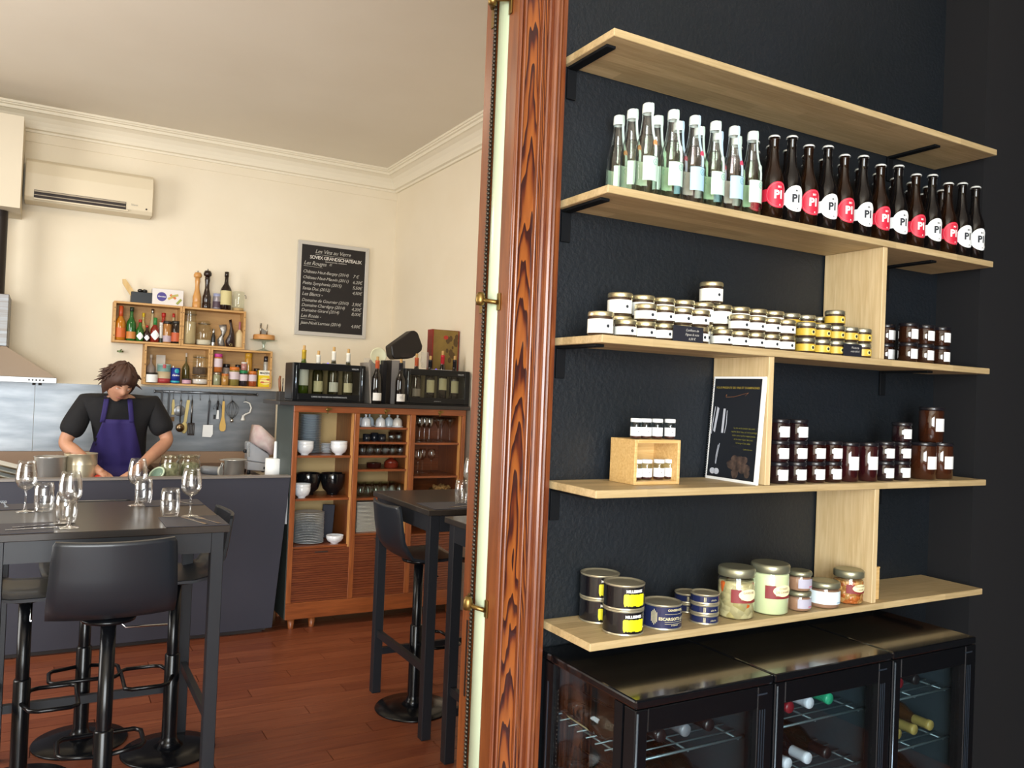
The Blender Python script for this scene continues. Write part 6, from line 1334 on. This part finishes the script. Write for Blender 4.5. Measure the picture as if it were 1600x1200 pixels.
for i in range(230):
    a=random.uniform(0,2*PI); th=random.uniform(.05,.50)*PI
    n=V((math.sin(th)*math.cos(a),math.sin(th)*math.sin(a),math.cos(th)))
    if n.y<-.30 and n.z<.62: continue
    b=V((n.x*.078,n.y*.098,n.z*.122))*1.15
    g=V((n.x*.6+random.uniform(-.5,.5),n.y*.5-.15+random.uniform(-.4,.4),-.9)).normalized(); L=random.uniform(.03,.06)
    p0=b; p1=b+V((n.x,n.y,n.z))*.012+g*L*.5; p2=p1+g*L*.5+V((n.x,n.y,0))*.010
    hs2.tube([HM@p0,HM@p1,HM@p2],[.008,.0065,.0012],5)
hs2.obj('hair_locks',hair,head)
# T-shirt: torso and short sleeves over the body
so=.020
tp=[V((.46,6.10,1.0)),wst,chs,upc,V((.424,5.915,1.485)),shl,shl.lerp(ell,.45),shl.lerp(ell,.86),shr,shr.lerp(elr,.45),shr.lerp(elr,.86)]
sh=skin('t_shirt',tp,[(0,1),(1,2),(2,3),(3,4),(3,5),(5,6),(6,7),(3,8),(8,9),(9,10)],[(.172,.125),(.168,.118),(.182,.122),(.150,.105),.080,.084,.084,.082,.084,.084,.082],shirt,man)
# trousers and shoes (hidden behind the bar)
skin('trousers',[pel,V((.36,6.12,.90)),V((.35,6.10,.50)),V((.35,6.14,.12)),V((.56,6.12,.90)),V((.57,6.10,.50)),V((.57,6.14,.12))],[(0,1),(1,2),(2,3),(0,4),(4,5),(5,6)],[(.165,.12),.10,.075,.058,.10,.075,.058],trs,man)
for x in (.35,.57):
    m=M().sphere((x,6.06,.045),(.052,.135,.045),14,8); m.obj('shoe',pm('black shoe','#141416',.35),man)
# apron: thrown onto the front of the shirt by ray casting, then given thickness
bpy.context.view_layer.update()
bv=BVHTree.FromPolygons([v.co for v in sh.data.vertices],[tuple(p.vertices) for p in sh.data.polygons])
apm=pm('violet cotton','#241a52',.8,bump=(10,.6),var=(5,'#2b205e'))
def fr(x,z):
    hit=bv.ray_cast(V((x,5.0,z)),V((0,1,0)))
    return hit[0].y if hit[0] else None
def patch(nm,xl,xr,z0,z1,nu,nv,off,parent):
    m=M(); last={}
    for o in (off,off-.006):
        last={i:fr(xl(.9)+(xr(.9)-xl(.9))*i/nu,1.06) or 5.92 for i in range(nu+1)}
        for j in range(nv+1):
            v=j/nv; z=z0+(z1-z0)*v
            for i in range(nu+1):
                u=i/nu; x=xl(v)+(xr(v)-xl(v))*u; y=fr(x,z)
                if y is None: y=last.get(i,5.90)
                last[i]=y
                m.v.append((x,y-o+.004*math.sin(x*60+z*9),z))
    s=(nu+1)*(nv+1)
    for k in (0,s):
        for j in range(nv):
            for i in range(nu): a=k+j*(nu+1)+i; m.face([a,a+1,a+nu+2,a+nu+1],True)
    for i in range(nu):
        for j in (0,nv): a=j*(nu+1)+i; m.face([a,a+1,s+a+1,s+a])
    for j in range(nv):
        for i in (0,nu): a=j*(nu+1)+i; m.face([a,a+nu+1,s+a+nu+1,s+a])
    return m.obj(nm,apm,parent)
cx0=.455
ap=patch('apron',lambda v:cx0-.04-(.165 if v<.55 else .165-(v-.55)/.45*.085),lambda v:cx0-.03+(.170 if v<.55 else .170-(v-.55)/.45*.085),.70,1.355,18,22,.010,man)
for s in (-1,1):
    patch('neck_strap',lambda v,s=s:cx0-.040+s*(.086-.02*v)-.015,lambda v,s=s:cx0-.040+s*(.086-.02*v)+.015,1.335,1.50,3,10,.012,ap)
tag(BX(-.16,.16,-.10,.10,0,.022).obj('chopping_board',wood('chopping board wood','#9a7a5c','#b39474',0,5,.5,8),None,.003,loc=(.41,5.70,ZW)),'wooden chopping board under the hands of the cook','board')
